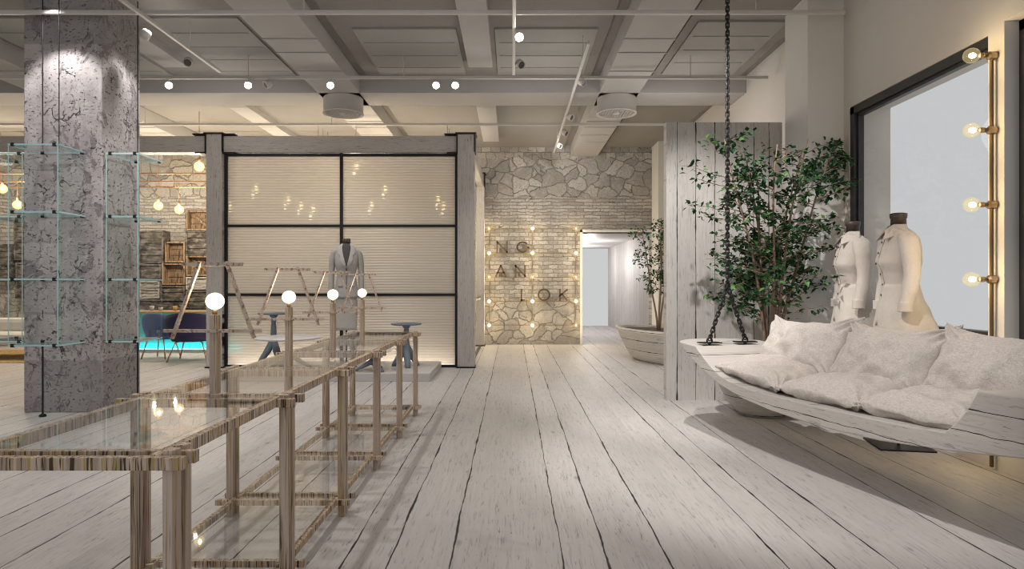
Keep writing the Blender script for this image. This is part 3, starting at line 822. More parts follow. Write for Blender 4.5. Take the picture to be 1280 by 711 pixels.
def suit_mannequin(loc, rot):
    r = empty('dressed_mannequin', loc, rot, 'headless mannequin in a pale grey suit and skirt standing before the translucent screen', 'mannequin')
    s2 = [(z, a * .86, b, c) for z, a, b, c in SUIT]
    bodyloft([(s_[0], s_[1] * .78, s_[2] * .9, s_[3]) for s_ in SUIT], 1.80, 1.0, 28, 16).build('torso_form', M['darkform'], r, True)
    MB().lathe([(.058, 1.78), (.058, 1.845), (.05, 1.85)], 24, (0, .02, 0)).build('neck_cap', M['neckwood'], r, True)
    bodyloft(s2, 1.745, 1.0, 40, 28, .03, 2).build('jacket_body', M['jacket'], r, True)
    bodyloft([(1.1, .14, .10, .01), (.9, .155, .11, .01), (.5, .15, .105, .01)], 1.1, .54, 40, 14, .05, 5).build('skirt', M['skirt'], r, True)
    for sx in (-1, 1):
        sleeve(sx, .99, 4 + sx, .80).build('sleeve', M['jacket'], r, True)
        patch(s2, [(1.775, sx * .045, sx * .075), (1.72, sx * .06, sx * .12), (1.64, sx * .05, sx * .125), (1.60, sx * .042, sx * .085), (1.55, sx * .03, sx * .10), (1.48, sx * .012, sx * .06), (1.43, sx * .0, sx * .02)], .012, .008).build('lapel', M['skirt'], r, True)
        patch(s2, [(1.19, sx * .055, sx * .115), (1.155, sx * .055, sx * .115)], .012, .008).build('pocket_flap', M['jacket'], r, True)
    patch(s2, [(1.775, -.045, .045), (1.72, -.062, .062), (1.64, -.055, .055), (1.55, -.034, .034), (1.48, -.014, .014), (1.44, -.004, .004)], .006, .004).build('neckline', M['darkform'], r, True)
    patch(s2, [(1.43 - .05 * k, -.004, .004) for k in range(7)], .008, .004).build('front_opening', M['darkform'], r, True)
    p = surf(s2, .0, 1.40, .012); MB().lathe([(.012, -.003), (.012, .004)], 12, p, 'Y').build('button', M['button'], r)
    stand(r, 0, 1.02, False)
    return r
suit_mannequin((-2.38, 9.2, .11), math.radians(14))

# ------------------------------------------------------------------ plants
def tub(loc, L, Wt, Lb, Wb, H, rot, label):
    r = empty('planter_tub', loc, rot, label, 'planter')
    def ring(l, w, z, n=40):
        out = []
        for j in range(n):
            a = 2 * PI * j / n; ca, sa = math.cos(a), math.sin(a)
            out.append((l * math.copysign(abs(ca) ** 1.15, ca), w * math.copysign(abs(sa) ** .85, sa), z))
        return out
    rings = []
    for k in range(9):
        t = k / 8; e = t ** .7
        rings.append(ring(Lb + (L - Lb) * e, Wb + (Wt - Wb) * e, H * t))
    rings += [ring(L - .035, Wt - .035, H), ring(L - .045, Wt - .045, H - .07)]
    MB().loft(rings).build('tub_body', M['tub'], r, True)
    MB().loft([ring(L - .05, Wt - .05, H - .075), ring(L - .05, Wt - .05, H - .045)]).build('soil', M['soil'], r)
    return r
def tree(loc, H, spread, z_leaf, nl, leaf, label, seed, lean=(0, 0), nst=5, lim=None):
    rnd = random.Random(seed)
    r = empty('potted_tree', loc, 0, label, 'tree')
    fo = MB(); fo2 = MB()
    tips = []
    for s_ in range(nst):
        a = 2 * PI * s_ / nst + rnd.uniform(-.4, .4); sp = spread * rnd.uniform(.25, .75)
        hh = H * rnd.uniform(.8, 1.0)
        pts = []; wob = rnd.uniform(0, 6)
        for k in range(13):
            t = k / 12
            pts.append(Vector((math.cos(a) * sp * t ** 1.3 + lean[0] * t + .035 * math.sin(t * 7 + wob) * t + math.cos(a) * .02, math.sin(a) * sp * .8 * t ** 1.3 + lean[1] * t + .03 * math.cos(t * 6 + wob) * t + math.sin(a) * .02, hh * t)))
        if lim:
            for q_ in pts: q_.x = min(q_.x, lim[0] - .02); q_.y = min(q_.y, lim[1] - .02)
        br = MB().tube(pts, [.017 * (1 - .8 * k / 12) + .002 for k in range(13)], 6)
        for b in range(20):
            t = rnd.uniform(z_leaf / H, .98); i = min(11, int(t * 12)); p = pts[i].lerp(pts[i + 1], t * 12 - i)
            ba = a + rnd.uniform(-1.7, 1.7) if rnd.random() < .7 else rnd.uniform(0, 2 * PI)
            ln = spread * rnd.uniform(.3, .85) * (1.05 - .45 * t)
            q = [p]
            for k in range(1, 6):
                u = k / 5
                np_ = p + Vector((math.cos(ba) * ln * u, math.sin(ba) * ln * u * .8, ln * (.55 * u - .25 * u * u) + .02 * rnd.uniform(-1, 1)))
                if lim:
                    np_.x = min(np_.x, lim[0]); np_.y = min(np_.y, lim[1])
                q.append(np_)
            br.tube(q, [.0045 * (1 - .7 * k / 5) + .0008 for k in range(6)], 4)
            tips.append((q, ln))
        br.build('stem', M['bark'], r, True)
    for _ in range(nl):
        q, ln = rnd.choice(tips); u = rnd.uniform(.12, 1.0); k = min(4, int(u * 5)); p = q[k].lerp(q[k + 1], u * 5 - k)
        p = p + Vector((rnd.gauss(0, .035), rnd.gauss(0, .035), rnd.gauss(0, .03)))
        if lim: p.x = min(p.x, lim[0]); p.y = min(p.y, lim[1])
        s_ = leaf * rnd.uniform(.6, 1.2)
        d = Vector((rnd.gauss(0, 1), rnd.gauss(0, 1), rnd.gauss(-.35, .6))).normalized()
        sd = d.cross(Vector((rnd.gauss(0, .5), rnd.gauss(0, .5), 1))).normalized(); nn = sd.cross(d)
        m = fo2 if rnd.random() < .22 else fo
        c0 = p; c1 = p + d * s_
        l1 = p + d * s_ * .38 + sd * s_ * .30 + nn * s_ * .08; r1 = p + d * s_ * .38 - sd * s_ * .30 + nn * s_ * .08
        v = [m.b.verts.new(x) for x in (c0, l1, c1, r1)]
        m.b.faces.new((v[0], v[1], v[2])); m.b.faces.new((v[0], v[2], v[3]))
    f = fo.build('foliage', M['leafd'], r); f2 = fo2.build('young_foliage', M['leafl'], r)
    return r
tub((2.50, 6.40, 0), .50, .42, .21, .20, .47, 0, 'pale wooden planter tub mostly hidden behind the hanging sofa')
tree((2.56, 6.36, .425), 2.38, .95, .55, 3900, .068, 'leafy green tree between the board partition and the window', 5, (.06, -.05), 7, (.74, .17))
tub((2.62, 10.65, 0), 1.30, .60, .85, .36, .56, math.radians(-66), 'boat shaped wooden planter tub partly behind the board partition')
tree((2.52, 11.0, .515), 2.1, .50, .75, 1500, .062, 'slimmer green tree beside the corridor opening', 9, (.02, 0), 4)

# ------------------------------------------------------------------ pedestal tables on the plinth
def pedestal(loc, H, R, label, topmat, rot=0.0, thick=.022, foot=.2, name='pedestal_table', group='slate blue pedestal tables'):
    r = empty(name, loc, rot, label, 'table', group)
    MB().lathe([(R * .93, H - thick), (R, H - thick * .5), (R, H - .003), (R * .98, H)], 40).build('table_top', topmat, r, True)
    MB().lathe([(.06, H - thick), (.055, H - .05), (.032, H - .075), (.04, H - .11), (.03, H - .15), (.038, H - .2), (.045, H * .55), (.05, H * .42), (.03, H * .33)], 20).build('stem', M['stool'], r, True)
    for k in range(3):
        a = 2 * PI * k / 3 + .5; d = Vector((math.cos(a), math.sin(a), 0)); t = Vector((-d.y, d.x, 0)); rings = []
        for (ro, z, w, h) in ((.0, H * .55, .035, .04), (.03, H * .42, .045, .055), (foot * .45, H * .26, .05, .06), (foot * .8, H * .12, .045, .05), (foot, .02, .04, .038), (foot * 1.04, 0, .035, .03)):
            c = d * ro + Vector((0, 0, z))
            rings.append([c + t * w * math.cos(2 * PI * j / 10) + d * h * math.sin(2 * PI * j / 10) for j in range(10)])
        MB().loft(rings).build('leg', M['stool'], r, True)
    return r
pedestal((-1.535, 9.30, .11), .625, .22, 'slate blue pedestal table near the end of the plinth, in front of the screen', M['stool'], .3, foot=.19)
pedestal((-3.52, 9.45, .11), .77, .22, 'taller slate blue pedestal table behind the round white table', M['stool'], .9, foot=.2)
pedestal((-3.12, 8.95, .11), .46, .46, 'round white topped table on slate blue legs behind the second globe lamp', M['tabletop'], .2, .03, .3, 'round_table', None)
pedestal((-1.93, 8.86, .11), .28, .26, 'low slate blue pedestal seen through the glass tops beside the mannequin', M['tabletop'], .8, .02, .22)

# ------------------------------------------------------------------ ceiling services
def cross_track(y, z, x0, x1, label, hang):
    r = empty('lighting_track', (0, 0, 0), 0, label, 'lighting track', 'ceiling lighting tracks')
    MBX((x0, x1, y - .018, y + .018, z - .02, z + .022)).build('rail', M['track'], r, bevel=.008)
    for x in hang: MB().tube([(x, y, z), (x, y, ZC + .02)], .006, 6).build('hanger', M['track'], r)
    return r
cross_track(6.3, 3.975, XL, 3.28, 'long ceiling lighting track nearest the camera', (-5.2, -2.05, .04, 2.4))
cross_track(8.25, 3.965, XL, 3.30, 'ceiling lighting track carrying the glowing spots, just before the wide cross beam', (-5.5, -3.4, -1.4, .9, 2.3))
cross_track(10.64, 3.96, XL, 2.6, 'ceiling lighting track farthest from the camera, above the screen', (-6.1, -3.0, 1.1))
def long_track(x, y0, y1, z, label, hang):
    r = empty('lighting_track', (0, 0, 0), 0, label, 'lighting track', 'ceiling lighting tracks')
    MBX((x - .018, x + .018, y0, y1, z - .018, z + .02)).build('rail', M['track'], r, bevel=.006)
    for y in hang: MB().tube([(x, y, z), (x, y, ZC + .02)], .006, 6).build('hanger', M['track'], r)
    return r
long_track(-3.62, 3.2, 7.93, 3.94, 'ceiling lighting track running away beside the concrete column', (4.0, 7.2))
long_track(.02, 3.2, 8.0, 3.93, 'short ceiling lighting track running away above the room centre', (4.0, 7.4))
long_track(.84, 7.0, 12.8, 3.945, 'ceiling lighting track running away towards the lettered wall', (7.6, 11.8))

def spot(x, y, z, zt, aim, lit, label):
    """spotlight head: arm from the track at zt, drum aimed along aim"""
    r = empty('track_spotlight', (x, y, z), 0, label, 'spotlight', 'glowing track spotlights' if lit else 'unlit track spotlights')
    d = Vector(aim).normalized(); a = d.orthogonal().normalized(); b = d.cross(a)
    def ring(rad, h, n=18): return [d * h + rad * (a * math.cos(2 * PI * k / n) + b * math.sin(2 * PI * k / n)) for k in range(n)]
    MB().loft([ring(.03, -.05), ring(.045, -.04), ring(.05, -.01), ring(.05, .045), ring(.044, .045), ring(.042, .03)]).build('lamp_housing', M['track'], r, True)
    MB().loft([ring(.041, .028), ring(.041, .034)]).build('lens', M['lens' if lit else 'lensoff'], r)
    MB().tube([(0, 0, zt - z), (0, 0, .06), tuple(-d * .02 + Vector((0, 0, .03)))], .008, 6).build('arm', M['track'], r)
    return r
zt = 3.945
def at(px, py, y): p = P(px, py, y); return p
lit = [(211, 'glowing spotlight on the cross track, first one after the concrete column'), (310, 'glowing spotlight on the cross track, second from the column'),
       (413, 'glowing spotlight on the cross track, above the round vent nearer the column'), (545, 'glowing spotlight, first of the close pair above the screen'), (569, 'glowing spotlight, second of the close pair above the screen')]
for px, lb in lit:
    p = P(px, 106, 8.25); spot(p.x, 8.25, p.z, zt, (-p.x * .12, -1, -.55), True, lb)
p = P(652, 46, 6.62); spot(.075, 6.62, p.z, 3.92, (0, -1, -.5), True, 'single glowing spotlight high above the room centre')
p = P(335, 105, 8.25); spot(p.x, 8.25, p.z, zt, (-.6, -.6, -.5), False, 'unlit spotlight on the cross track between the second and third glowing ones')
for px, py, y, lb in ((182, 43, 6.75, 'unlit spotlight beside the top of the concrete column'), (235, 77, 7.6, 'unlit spotlight near the end of the track beside the column')):
    p = P(px, py, y); spot(p.x, y, p.z, 3.93, (-.6, .2, -.8) if py < 60 else (.2, -.7, -.5), False, lb)
p = P(650, 80, 7.62); spot(p.x, 7.62, p.z, 3.92, (.4, -.6, -.5), False, 'unlit spotlight just below the single central glowing one')
for px, py, y, lb in ((727, 102, 8.3, 'unlit spotlight above the cross track beside the round vent over the corridor'), (713, 146, 9.95, 'unlit spotlight halfway along the track to the lettered wall'), (704, 166, 10.9, 'unlit spotlight on the track to the lettered wall, next to last'), (697, 182, 12.2, 'unlit spotlight at the far end of the track to the lettered wall')):
    p = P(px, py, y); spot(.84 + .06, y, p.z, 3.93, (.7, -.5, -.5), False, lb)

def vent(x, y, label):
    r = empty('ceiling_vent', (x, y, ZB), 0, label, 'vent', 'round ceiling vents')
    MB().lathe([(.285, 0), (.29, -.02), (.29, -.225), (.30, -.23), (.30, -.24), (.265, -.24), (.262, -.2)], 48).build('drum', M['track'], r, True)
    m = MB()
    for k in range(-6, 7):
        q = k * .04; h = math.sqrt(max(0, .262 ** 2 - q * q))
        m.box(q - .004, q + .004, -h, h, -.228, -.222); m.box(-h, h, q - .004, q + .004, -.222, -.216)
    m.build('grille', M['track'], r)
    MB().lathe([(.262, -.185), (.262, -.19)], 32).build('back_plate', M['mesh'], r)
    MB().lathe([(.05, -.18), (.05, -.235), (.03, -.25)], 20).build('hub', M['track'], r, True)
vent(-2.515, 9.55, 'round ceiling vent drum above the translucent screen')
vent(1.56, 9.55, 'round ceiling vent drum between the far track and the chain')

# ------------------------------------------------------------------ window bulbs
r = empty('bulb_pole', (XR - .035, 4.49, 0), 0, 'brass pole of glowing bare bulbs on the wall between the windows', 'wall light')
MBX((-.010, .010, -.010, .010, .02, 2.93)).build('pole', M['darkbrass'], r, bevel=.003)
for k in range(6):
    z = 2.905 - .523 * k
    MB().lathe([(.016, .034), (.03, .02), (.03, -.02), (.016, -.034)], 8, (0, 0, z), 'X').build('knuckle', M['brass'], r)
    MB().lathe([(.017, -.03), (.014, -.05), (.019, -.052), (.019, -.085), (.016, -.09)], 16, (0, 0, z), 'X').build('socket', M['brass'], r, True)
    bb = MB().lathe([(.002, -.195), (.02, -.192), (.038, -.18), (.05, -.158), (.053, -.14), (.048, -.118), (.032, -.098), (.017, -.088)], 24, (0, 0, z), 'X').build('bulb', M['envelope'], r, True)
    MB().sphere((-.135, 0, z), .019, 14, 10, (1.4, 1, 1)).build('filament', M['bulb'], bb, True)
    MB().torus((.03, 0, z), .02, .004, (1, 0, 0)).build('wall_clip', M['brass'], r)

# ------------------------------------------------------------------ lettered wall
gx = [611.5, 665.5, 719.5]; gy = [286, 316.5, 346.3, 376.4, 406.2]; GD = 13.78
r = empty('bulb_grid', (0, 0, 0), 0, 'brass wall grid strung with fifteen glowing bulbs beside the corridor', 'wall light')
m = MB()
G = [[P(x, y, GD) for x in gx] for y in gy]
for row in G: m.bar(row[0], row[2], .016)
for k in range(3): m.bar(G[0][k], G[4][k], .02)
for row in G:
    for p in row: m.tube([p, (p.x, YB - .001, p.z)], .008, 6)
m.build('rods', M['rodgold'], r)
bright = {(0, 1), (1, 0), (1, 1), (1, 2), (3, 0), (3, 1), (3, 2), (4, 0), (4, 1)}
for i in range(5):
    for k in range(3):
        p = G[i][k]
        s_ = MB().lathe([(.022, .0), (.022, -.05), (.018, -.055)], 14, p, 'Y').build('socket', M['brass'], r, True)
        bb = MB().sphere(p + Vector((0, -.095, 0)), .048, 18, 12).build('bulb', M['envelope'], r, True)
        MB().sphere(p + Vector((0, -.095, 0)), .032 if (i, k) in bright else .016, 12, 8).build('filament', M['bulb'] if (i, k) in bright else M['bulbw'], bb, True)

def strokes(name, label, px0, px1, py0, py1, segs, arcs=()):
    """letter from stroke segments in a 0..1 box, built as a thick plate standing off the wall"""
    d = GD - .005; a = P(px0, py1, d); b = P(px1, py0, d); w = b.x - a.x; h = b.z - a.z; m = MB(); t = .036; q = t / 2
    def pt(u, v): return Vector((a.x + q + u * (w - t), d, a.z + q + v * (h - t)))
    for (u0, v0, u1, v1) in segs:
        p0, p1 = pt(u0, v0), pt(u1, v1); e = (p1 - p0).normalized() * q
        m.bar(p0 - e, p1 + e, .035, t, Vector((0, 1, 0)).cross(e).normalized())
    for (cx, cy, rx, ry, a0, a1) in arcs:
        n = 28; ps = [pt(cx + rx * math.cos(math.radians(a0 + (a1 - a0) * i / n)), cy + ry * math.sin(math.radians(a0 + (a1 - a0) * i / n))) for i in range(n + 1)]
        for p0, p1 in zip(ps, ps[1:]):
            e = (p1 - p0).normalized() * .004
            m.bar(p0 - e, p1 + e, .035, t, Vector((0, 1, 0)).cross(e).normalized())
    o = m.build('wall_letter', M['letter'])
    return tag(o, label, 'letter', 'bronze letters on the bulb grid')
NS = [(0, 0, 0, 1), (0, 1, 1, 0), (1, 0, 1, 1)]
strokes('n', 'bronze letter N in the top row of the bulb grid', 620.5, 634.7, 301.5, 316, NS)
strokes('g', 'bronze letter G in the top row of the bulb grid', 645.5, 661.5, 301.5, 316, [(.55, .46, 1, .46), (1, .46, 1, .1)], [(.5, .5, .5, .5, 42, 318)])
strokes('a', 'bronze letter A in the second row of the bulb grid', 619, 633, 331, 346, [(0, 0, .5, 1), (.5, 1, 1, 0), (.2, .33, .8, .33)])
strokes('n', 'bronze letter N in the second row of the bulb grid', 643.5, 657.3, 331, 346, NS)
strokes('l', 'bronze letter L in the third row of the bulb grid', 650.8, 656, 361, 376, [(0, 0, 0, 1), (0, 0, 1, 0)])
strokes('o', 'bronze letter O in the third row of the bulb grid', 672, 688, 360.5, 376.2, [], [(.5, .5, .5, .5, 0, 360)])
strokes('k', 'bronze letter K in the third row of the bulb grid', 698.8, 709.8, 361, 376, [(0, 0, 0, 1), (0, .42, 1, 1), (.28, .58, 1, 0)])

# ------------------------------------------------------------------ lounge behind the column
def crate(px0, py0, px1, py1, style, label, brace=False, depth=.3):
    d = YB - depth; a = P(px0, py1, d); b = P(px1, py0, d); x0, x1, z0, z1 = a.x, b.x, a.z, b.z
    mat_ = {'b': M['crateb'], 'd': M['crated'], 'g': M['crateg']}[style]
    r = empty('wooden_crate', ((x0 + x1) / 2, YB - depth, z0), 0, label, 'crate', 'wooden crates stacked on the stone wall')
    w, h = x1 - x0, z1 - z0; t = .035
    m = MB()
    m.box(-w / 2, w / 2, 0, depth - .01, 0, t); m.box(-w / 2, w / 2, 0, depth - .01, h - t, h); m.box(-w / 2, -w / 2 + t, 0, depth - .01, t, h - t); m.box(w / 2 - t, w / 2, 0, depth - .01, t, h - t)
    m.build('frame', mat_, r, bevel=.004)
    n = max(2, int(h / .12)); s_ = MB()
    yy = depth * .55 if brace or style == 'b' else .03
    for k in range(n):
        z = t + (h - 2 * t) * k / n; s_.box(-w / 2 + t, w / 2 - t, yy, yy + .02, z + .006, z + (h - 2 * t) / n - .004)
    s_.build('back_slats', mat_, r)
    if brace: MB().bar((-w / 2 + t, yy - .02, h - t), (w / 2 - t, yy - .02, t), .05, .02, Vector((0, 1, 0))).build('brace', mat_, r)
    return r
for c in ((232, 263, 262, 288, 'b', 'brown crate with a diagonal brace, topmost beside the timber post', True), (232, 288.5, 262, 319, 'd', 'blackened crate right under the braced brown crate'),
          (172, 288, 204, 329, 'd', 'large blackened crate just beside the concrete column'), (206, 302, 231, 328, 'b', 'small brown crate in the middle of the crate stack'),
          (232, 319.5, 262, 345, 'b', 'brown crate low beside the timber post, with a diagonal brace', True), (202, 329, 231, 356, 'b', 'slatted brown crate above the dark chair'),
          (172, 330, 201, 350, 'd', 'flat blackened crate above the pale drawers'), (174, 351, 199, 359.5, 'g', 'shallow pale grey drawer box, upper of two'),
          (174, 360.5, 199, 373, 'g', 'shallow pale grey drawer box, lower of two'), (232, 346, 262, 362, 'g', 'grey crate beside the timber post above the counter'),
          (200, 357, 231, 374, 'd', 'blackened crate just above the counter cups'), (232, 363, 262, 385, 'd', 'lowest blackened crate beside the timber post'), (172, 374, 231, 386, 'd', 'long blackened crate lowest on the wall'),
          (-14, 305, 12, 331, 'd', 'blackened crate cut by the picture edge under the pendants'), (-14, 334, 11, 352, 'd', 'lower blackened crate cut by the picture edge'),
          (17, 275, 40, 325, 'd', 'tall blackened crate on the picture-edge side of the column'), (19, 328, 42, 373, 'd', 'lower tall blackened crate on the picture-edge side of the column')):
    crate(*c)
# counter with glowing foot
r = empty('bar_counter', (0, 0, 0), 0, 'teal bar counter with an oak top and a glowing cyan foot', 'counter')
cx0, cx1 = -8.0, -5.15
MBX((cx0, cx1, 12.15, 12.75, .75, .79)).build('counter_top', M['countertop'], r, bevel=.006)
MBX((cx0 + .1, cx1 - .1, 12.45, 12.7, 0.0, .75)).build('counter_body', M['teal'], r)
MBX((cx0 + .1, cx1 - .1, 12.38, 12.42, .02, .06)).build('light_strip', M['cyan'], r)
MBX((cx0 + .1, cx1 - .1, 12.28, 12.36, 0, .05)).build('foot_rail', M['plinth'], r)
for px, h, lb in ((190, .10, 'pale cup on the counter beside the column'), (219, .09, 'amber cup on the counter in front of the crates'), (201, .07, 'small pale bowl on the counter between the two cups')):
    p = P(px, 389, 12.4)
    tag(MB().lathe([(.025, 0), (.035, h * .3), (.045, h), (.04, h), (.03, h * .35), (.005, .01)], 16).build('cup', M['amber'] if 'amber' in lb else M['crateg'], None, True, loc=(p.x, 12.4, .79)), lb, 'cup')

def tub_chair(loc, rot, mat_, label, W=.74, H=.84, seat=.40):
    r = empty('tub_chair', loc, rot, label, 'chair', None)
    rings = []; n = 24; hw = W / 2
    m = MB(); cols = []
    for j in range(n + 1):
        a = math.radians(-115 + 230 * j / n); k = math.cos(a * .75) if abs(a) < 2.0 else 0
        zt_ = seat + .10 + (H - seat - .10) * max(0, math.cos(a * .78)) ** .6
        col = []
        for q in range(7):
            t = q / 6; rr = .74 + .26 * math.sin(t * PI * .62)
            col.append((Vector((math.sin(a) * hw * rr, -math.cos(a) * hw * .92 * rr, seat - .06 + (zt_ - seat + .06) * t)), Vector((math.sin(a) * (hw * rr - .05), -math.cos(a) * (hw * .92 * rr - .05), seat - .06 + (zt_ - seat + .06) * t))))
        cols.append(col)
    ring_list = []
    for col in cols: ring_list.append([c[0] for c in col] + [c[1] for c in reversed(col)])
    m.loft(ring_list); m.build('shell', mat_, r, True)
    MB().lathe([(hw * .3, seat - .07), (hw * .74, seat - .06), (hw * .8, seat), (hw * .74, seat + .06), (hw * .3, seat + .07)], 28).build('seat_cushion', mat_, r, True)
    for sx in (-1, 1):
        for sy in (-1, 1):
            MB().tube([(sx * hw * .4, sy * hw * .4, seat - .06), (sx * hw * .5, sy * hw * .5, seat - .09), (sx * hw * .72, sy * hw * .7, 0)], .012, 8).build('leg', M['copper'], r, True)
    return r
tub_chair((-5.48, 11.0, 0), .15, M['navy'], 'navy tub chair on copper legs in front of the glowing counter', .88, .83)
tub_chair((-6.22, 11.35, 0), -.1, M['blue'], 'muted blue tub chair half hidden behind the concrete column', .62, .80)
# cream lounge sofa and rug beyond the column
tag(MBX((-10.6, -7.7, 10.6, 12.6, 0, .012)).build('rug', M['rug']), 'ochre rug under the cream sofa at the picture edge', 'rug')
r = empty('lounge_sofa', (-9.0, 11.4, .012), 0, 'low cream sofa on copper legs beyond the column', 'sofa')
MBX((-1.2, 1.2, -.4, .4, .22, .44)).build('seat', M['cream'], r, bevel=.08)
MBX((-1.2, 1.2, .25, .45, .40, .68)).build('backrest', M['cream'], r, bevel=.08)
for sx in (-1, 1):
    for sy in (-1, 1): MB().tube([(sx * 1.0, sy * .28, .24), (sx * 1.06, sy * .34, 0)], .015, 8).build('leg', M['copper'], r)
# pendants
r = empty('pendant_rail', (0, 0, 0), 0, 'three copper rods hung under the ceiling carrying the pendant globes', 'rail')
for y, z in ((11.9, 3.36), (12.2, 3.26), (12.5, 3.20)):
    MB().tube([(-11.0, y, z), (-.9, y, z)], .014, 8).build('rod', M['copper'], r)
    for x in (-10.0, -6.9, -3.6, -1.2): MB().tube([(x, y, z), (x, y, ZC + .05)], .006, 6).build('hanger', M['copper'], r)
pend = [(249, 208, 11.0, 0, 'pendant globe highest beside the timber post'), (198, 257, 12.2, 3.26, 'pendant globe above the crates, the one beside the column shelf'), (224, 262, 12.2, 3.26, 'pendant globe above the small brown crate'), (3, 236, 11.9, 3.36, 'pendant globe at the very edge of the picture'),
        (22, 256, 12.2, 3.26, 'pendant globe between the picture edge and the column'), (320, 236, 12.2, 3.26, ''), (287, 258, 12.5, 3.2, ''), (360, 250, 12.2, 3.26, ''), (376, 257, 12.5, 3.2, ''), (391, 262, 12.2, 3.26, ''), (445, 208, 11.0, 0, ''), (464, 256, 12.5, 3.2, ''), (481, 236, 11.9, 3.36, ''), (547, 250, 12.2, 3.26, ''), (554, 258, 12.5, 3.2, '')]
hid = 'pendant globe glowing blurred behind the translucent screen'
pl0 = None
for i, (px, py, y, zr, lb) in enumerate(pend):
    p = P(px, py, y); zr = zr or ZC + .03
    r = empty('pendant_lamp', p, 0, lb or hid, 'pendant lamp', 'warm pendant globes' if lb else 'pendant globes behind the screen')
    gb = MB().sphere((0, 0, 0), .085, 20, 14).build('globe', M['pendglass'], r, True)
    MB().sphere((.01, 0, .01), .034, 12, 8).build('filament', M['bulb'], gb, True)
    MB().lathe([(.022, .07), (.022, .15), (.006, .16)], 12).build('socket', M['copper'], r, True)
    MB().tube([(0, 0, .15), (0, 0, zr - p.z)], .006, 6).build('cord', M['copper'], r)

# ------------------------------------------------------------------ lights
def light(kind, loc, energy, col=(1, .93, .84), aim=None, **kw):
    l = bpy.data.lights.new('light', kind); l.energy = energy; l.color = col
    for k, v in kw.items(): setattr(l, k, v)
    o = bpy.data.objects.new('light', l); C.objects.link(o); o.location = loc
    if aim is not None: o.rotation_euler = (Vector(aim) - Vector(loc)).to_track_quat('-Z', 'Y').to_euler()
    return o
def sp(loc, aim, e, ang=75, blend=.6, r=.03, col=(1, .93, .85)):
    return light('SPOT', loc, e, col, aim, spot_size=math.radians(ang), spot_blend=blend, shadow_soft_size=r)
# ceiling spots
NC = (1, .955, .92)
sp((-4.5, 6.12, 4.14), (-4.5, 6.16, 0), 105, 82, .35, .05, (1, .97, .95)); sp((-3.72, 6.8, 4.2), (-3.76, 6.8, 0), 80, 80, .35, .05, (1, .97, .95))
sp((.3, 3.3, 3.95), (1.9, 4.6, .4), 400, 58, .6, .03, NC)              # over the sofa
sp((1.15, 5.0, 3.95), (2.3, 7.0, .5), 400, 70, .7, .03, NC)             # board partition
sp((-3.6, 4.4, 3.85), (1.9, 3.6, .6), 120, 50, .7, .03, NC)           # unseen fill added across the room to brighten the sofa side
for p_, a_, e_ in (((-2.05, 2.6, 3.9), (-1.4, 3.4, 0), 105), ((-2.1, 4.8, 3.9), (-1.3, 5.4, 0), 120), ((.2, 5.4, 3.85), (0, 6.2, 0), 80), ((.3, 1.6, 3.85), (.2, 2.6, 0), 60), ((.3, 8.5, 3.85), (.3, 9.6, 0), 95),
               ((-2.6, 8.2, 3.85), (-2.5, 9.3, .8), 120), ((.95, 11.0, 3.9), (.9, 13.0, .2), 95), ((2.3, 9.1, 3.9), (2.5, 10.8, .2), 120), ((-6.1, 6.0, 3.8), (-6.6, 7.4, 0), 90), ((-3.1, 6.1, 3.8), (-3.3, 7.6, 0), 110)):
    sp(p_, a_, e_, 95, .8, .03, NC)
sp((.95, 11.4, 3.9), (.9, 13.8, 3.0), 70, 90, .8, .03, NC)
sp((-2.4, 3.0, 3.85), (-4.5, 6.6, 1.7), 170, 42, .8, .03, (1, .95, .93))  # unseen extra spot, added to lift the column front
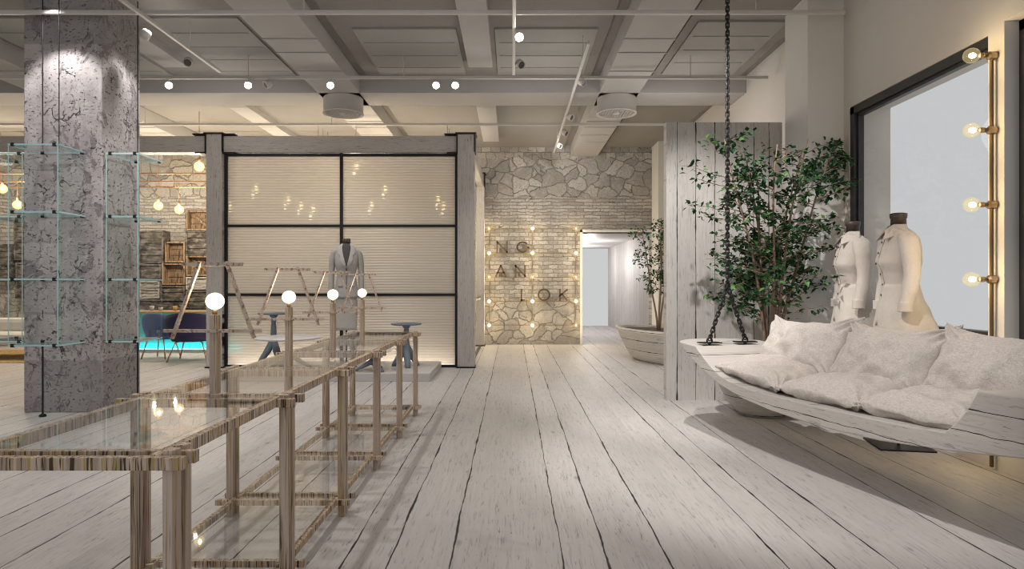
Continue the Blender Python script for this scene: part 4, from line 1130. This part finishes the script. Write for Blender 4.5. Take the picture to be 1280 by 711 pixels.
# pendants give the lounge its warm light
for (px, py, y, zr, lb) in pend:
    p = P(px, py, y); light('POINT', (p.x, p.y - .14, p.z - .14), 68 if px < 240 else 22, (1, .84, .64), shadow_soft_size=.025)
for p_ in ((-5.8, 3.5, 3.3), (-1.0, 4.0, 3.4), (-4.0, 8.6, 3.2), (.4, 8.4, 3.3), (2.3, 8.8, 3.3), (.5, 11.8, 3.2)): light('POINT', p_, 16, NC, shadow_soft_size=.3)  # added fill lamps hanging unseen in mid air, for ambient light
light('POINT', (2.0, 16.6, 1.9), 55, (1, .97, .94), shadow_soft_size=.1); light('POINT', (2.0, 18.8, 1.9), 50, (1, .97, .94), shadow_soft_size=.1)  # unseen lamps added to brighten the corridor
for yy in (2.69, 3.59, 4.48, 5.36): light('POINT', (-1.262, yy + .03, ZT + .012 + .392 + .07), 1.6, (1, .84, .62), shadow_soft_size=.04)
# window bulb pole and lettered grid
for k in range(6): light('POINT', (XR - .22, 4.49, 2.905 - .523 * k), 4.0 if k < 4 else .8, (1, .78, .5), shadow_soft_size=.05)
for i in range(5):
    for k in range(3): light('POINT', tuple(G[i][k] + Vector((0, -.16, 0))), 3.2, (1, .80, .52), shadow_soft_size=.05)

wd = bpy.data.worlds.new('world'); scene.world = wd; wd.use_nodes = True
bg = wd.node_tree.nodes['Background']; bg.inputs[0].default_value = (.99, .995, 1, 1); bg.inputs[1].default_value = .60

# ------------------------------------------------------------------ camera
cam = bpy.data.cameras.new('camera'); co = bpy.data.objects.new('camera', cam); C.objects.link(co)
co.location = (0, 0, CAMZ); co.rotation_euler = (PI / 2, 0, 0)
cam.sensor_fit = 'HORIZONTAL'; cam.sensor_width = 36; cam.lens = 36 * F / 1280; cam.clip_start = .05; cam.clip_end = 200
scene.camera = co
scene.view_settings.view_transform = 'Standard'; scene.view_settings.look = 'None'; scene.view_settings.gamma = 1
scene.view_settings.use_curve_mapping = False; scene.view_settings.exposure = 0.0
cy = scene.cycles
cy.filter_width = 1.1; cy.use_denoising = True; cy.max_bounces = 10; cy.diffuse_bounces = 5; cy.glossy_bounces = 4; cy.transmission_bounces = 8; cy.transparent_max_bounces = 24
cy.caustics_reflective = False; cy.caustics_refractive = False; cy.sample_clamp_indirect = 6
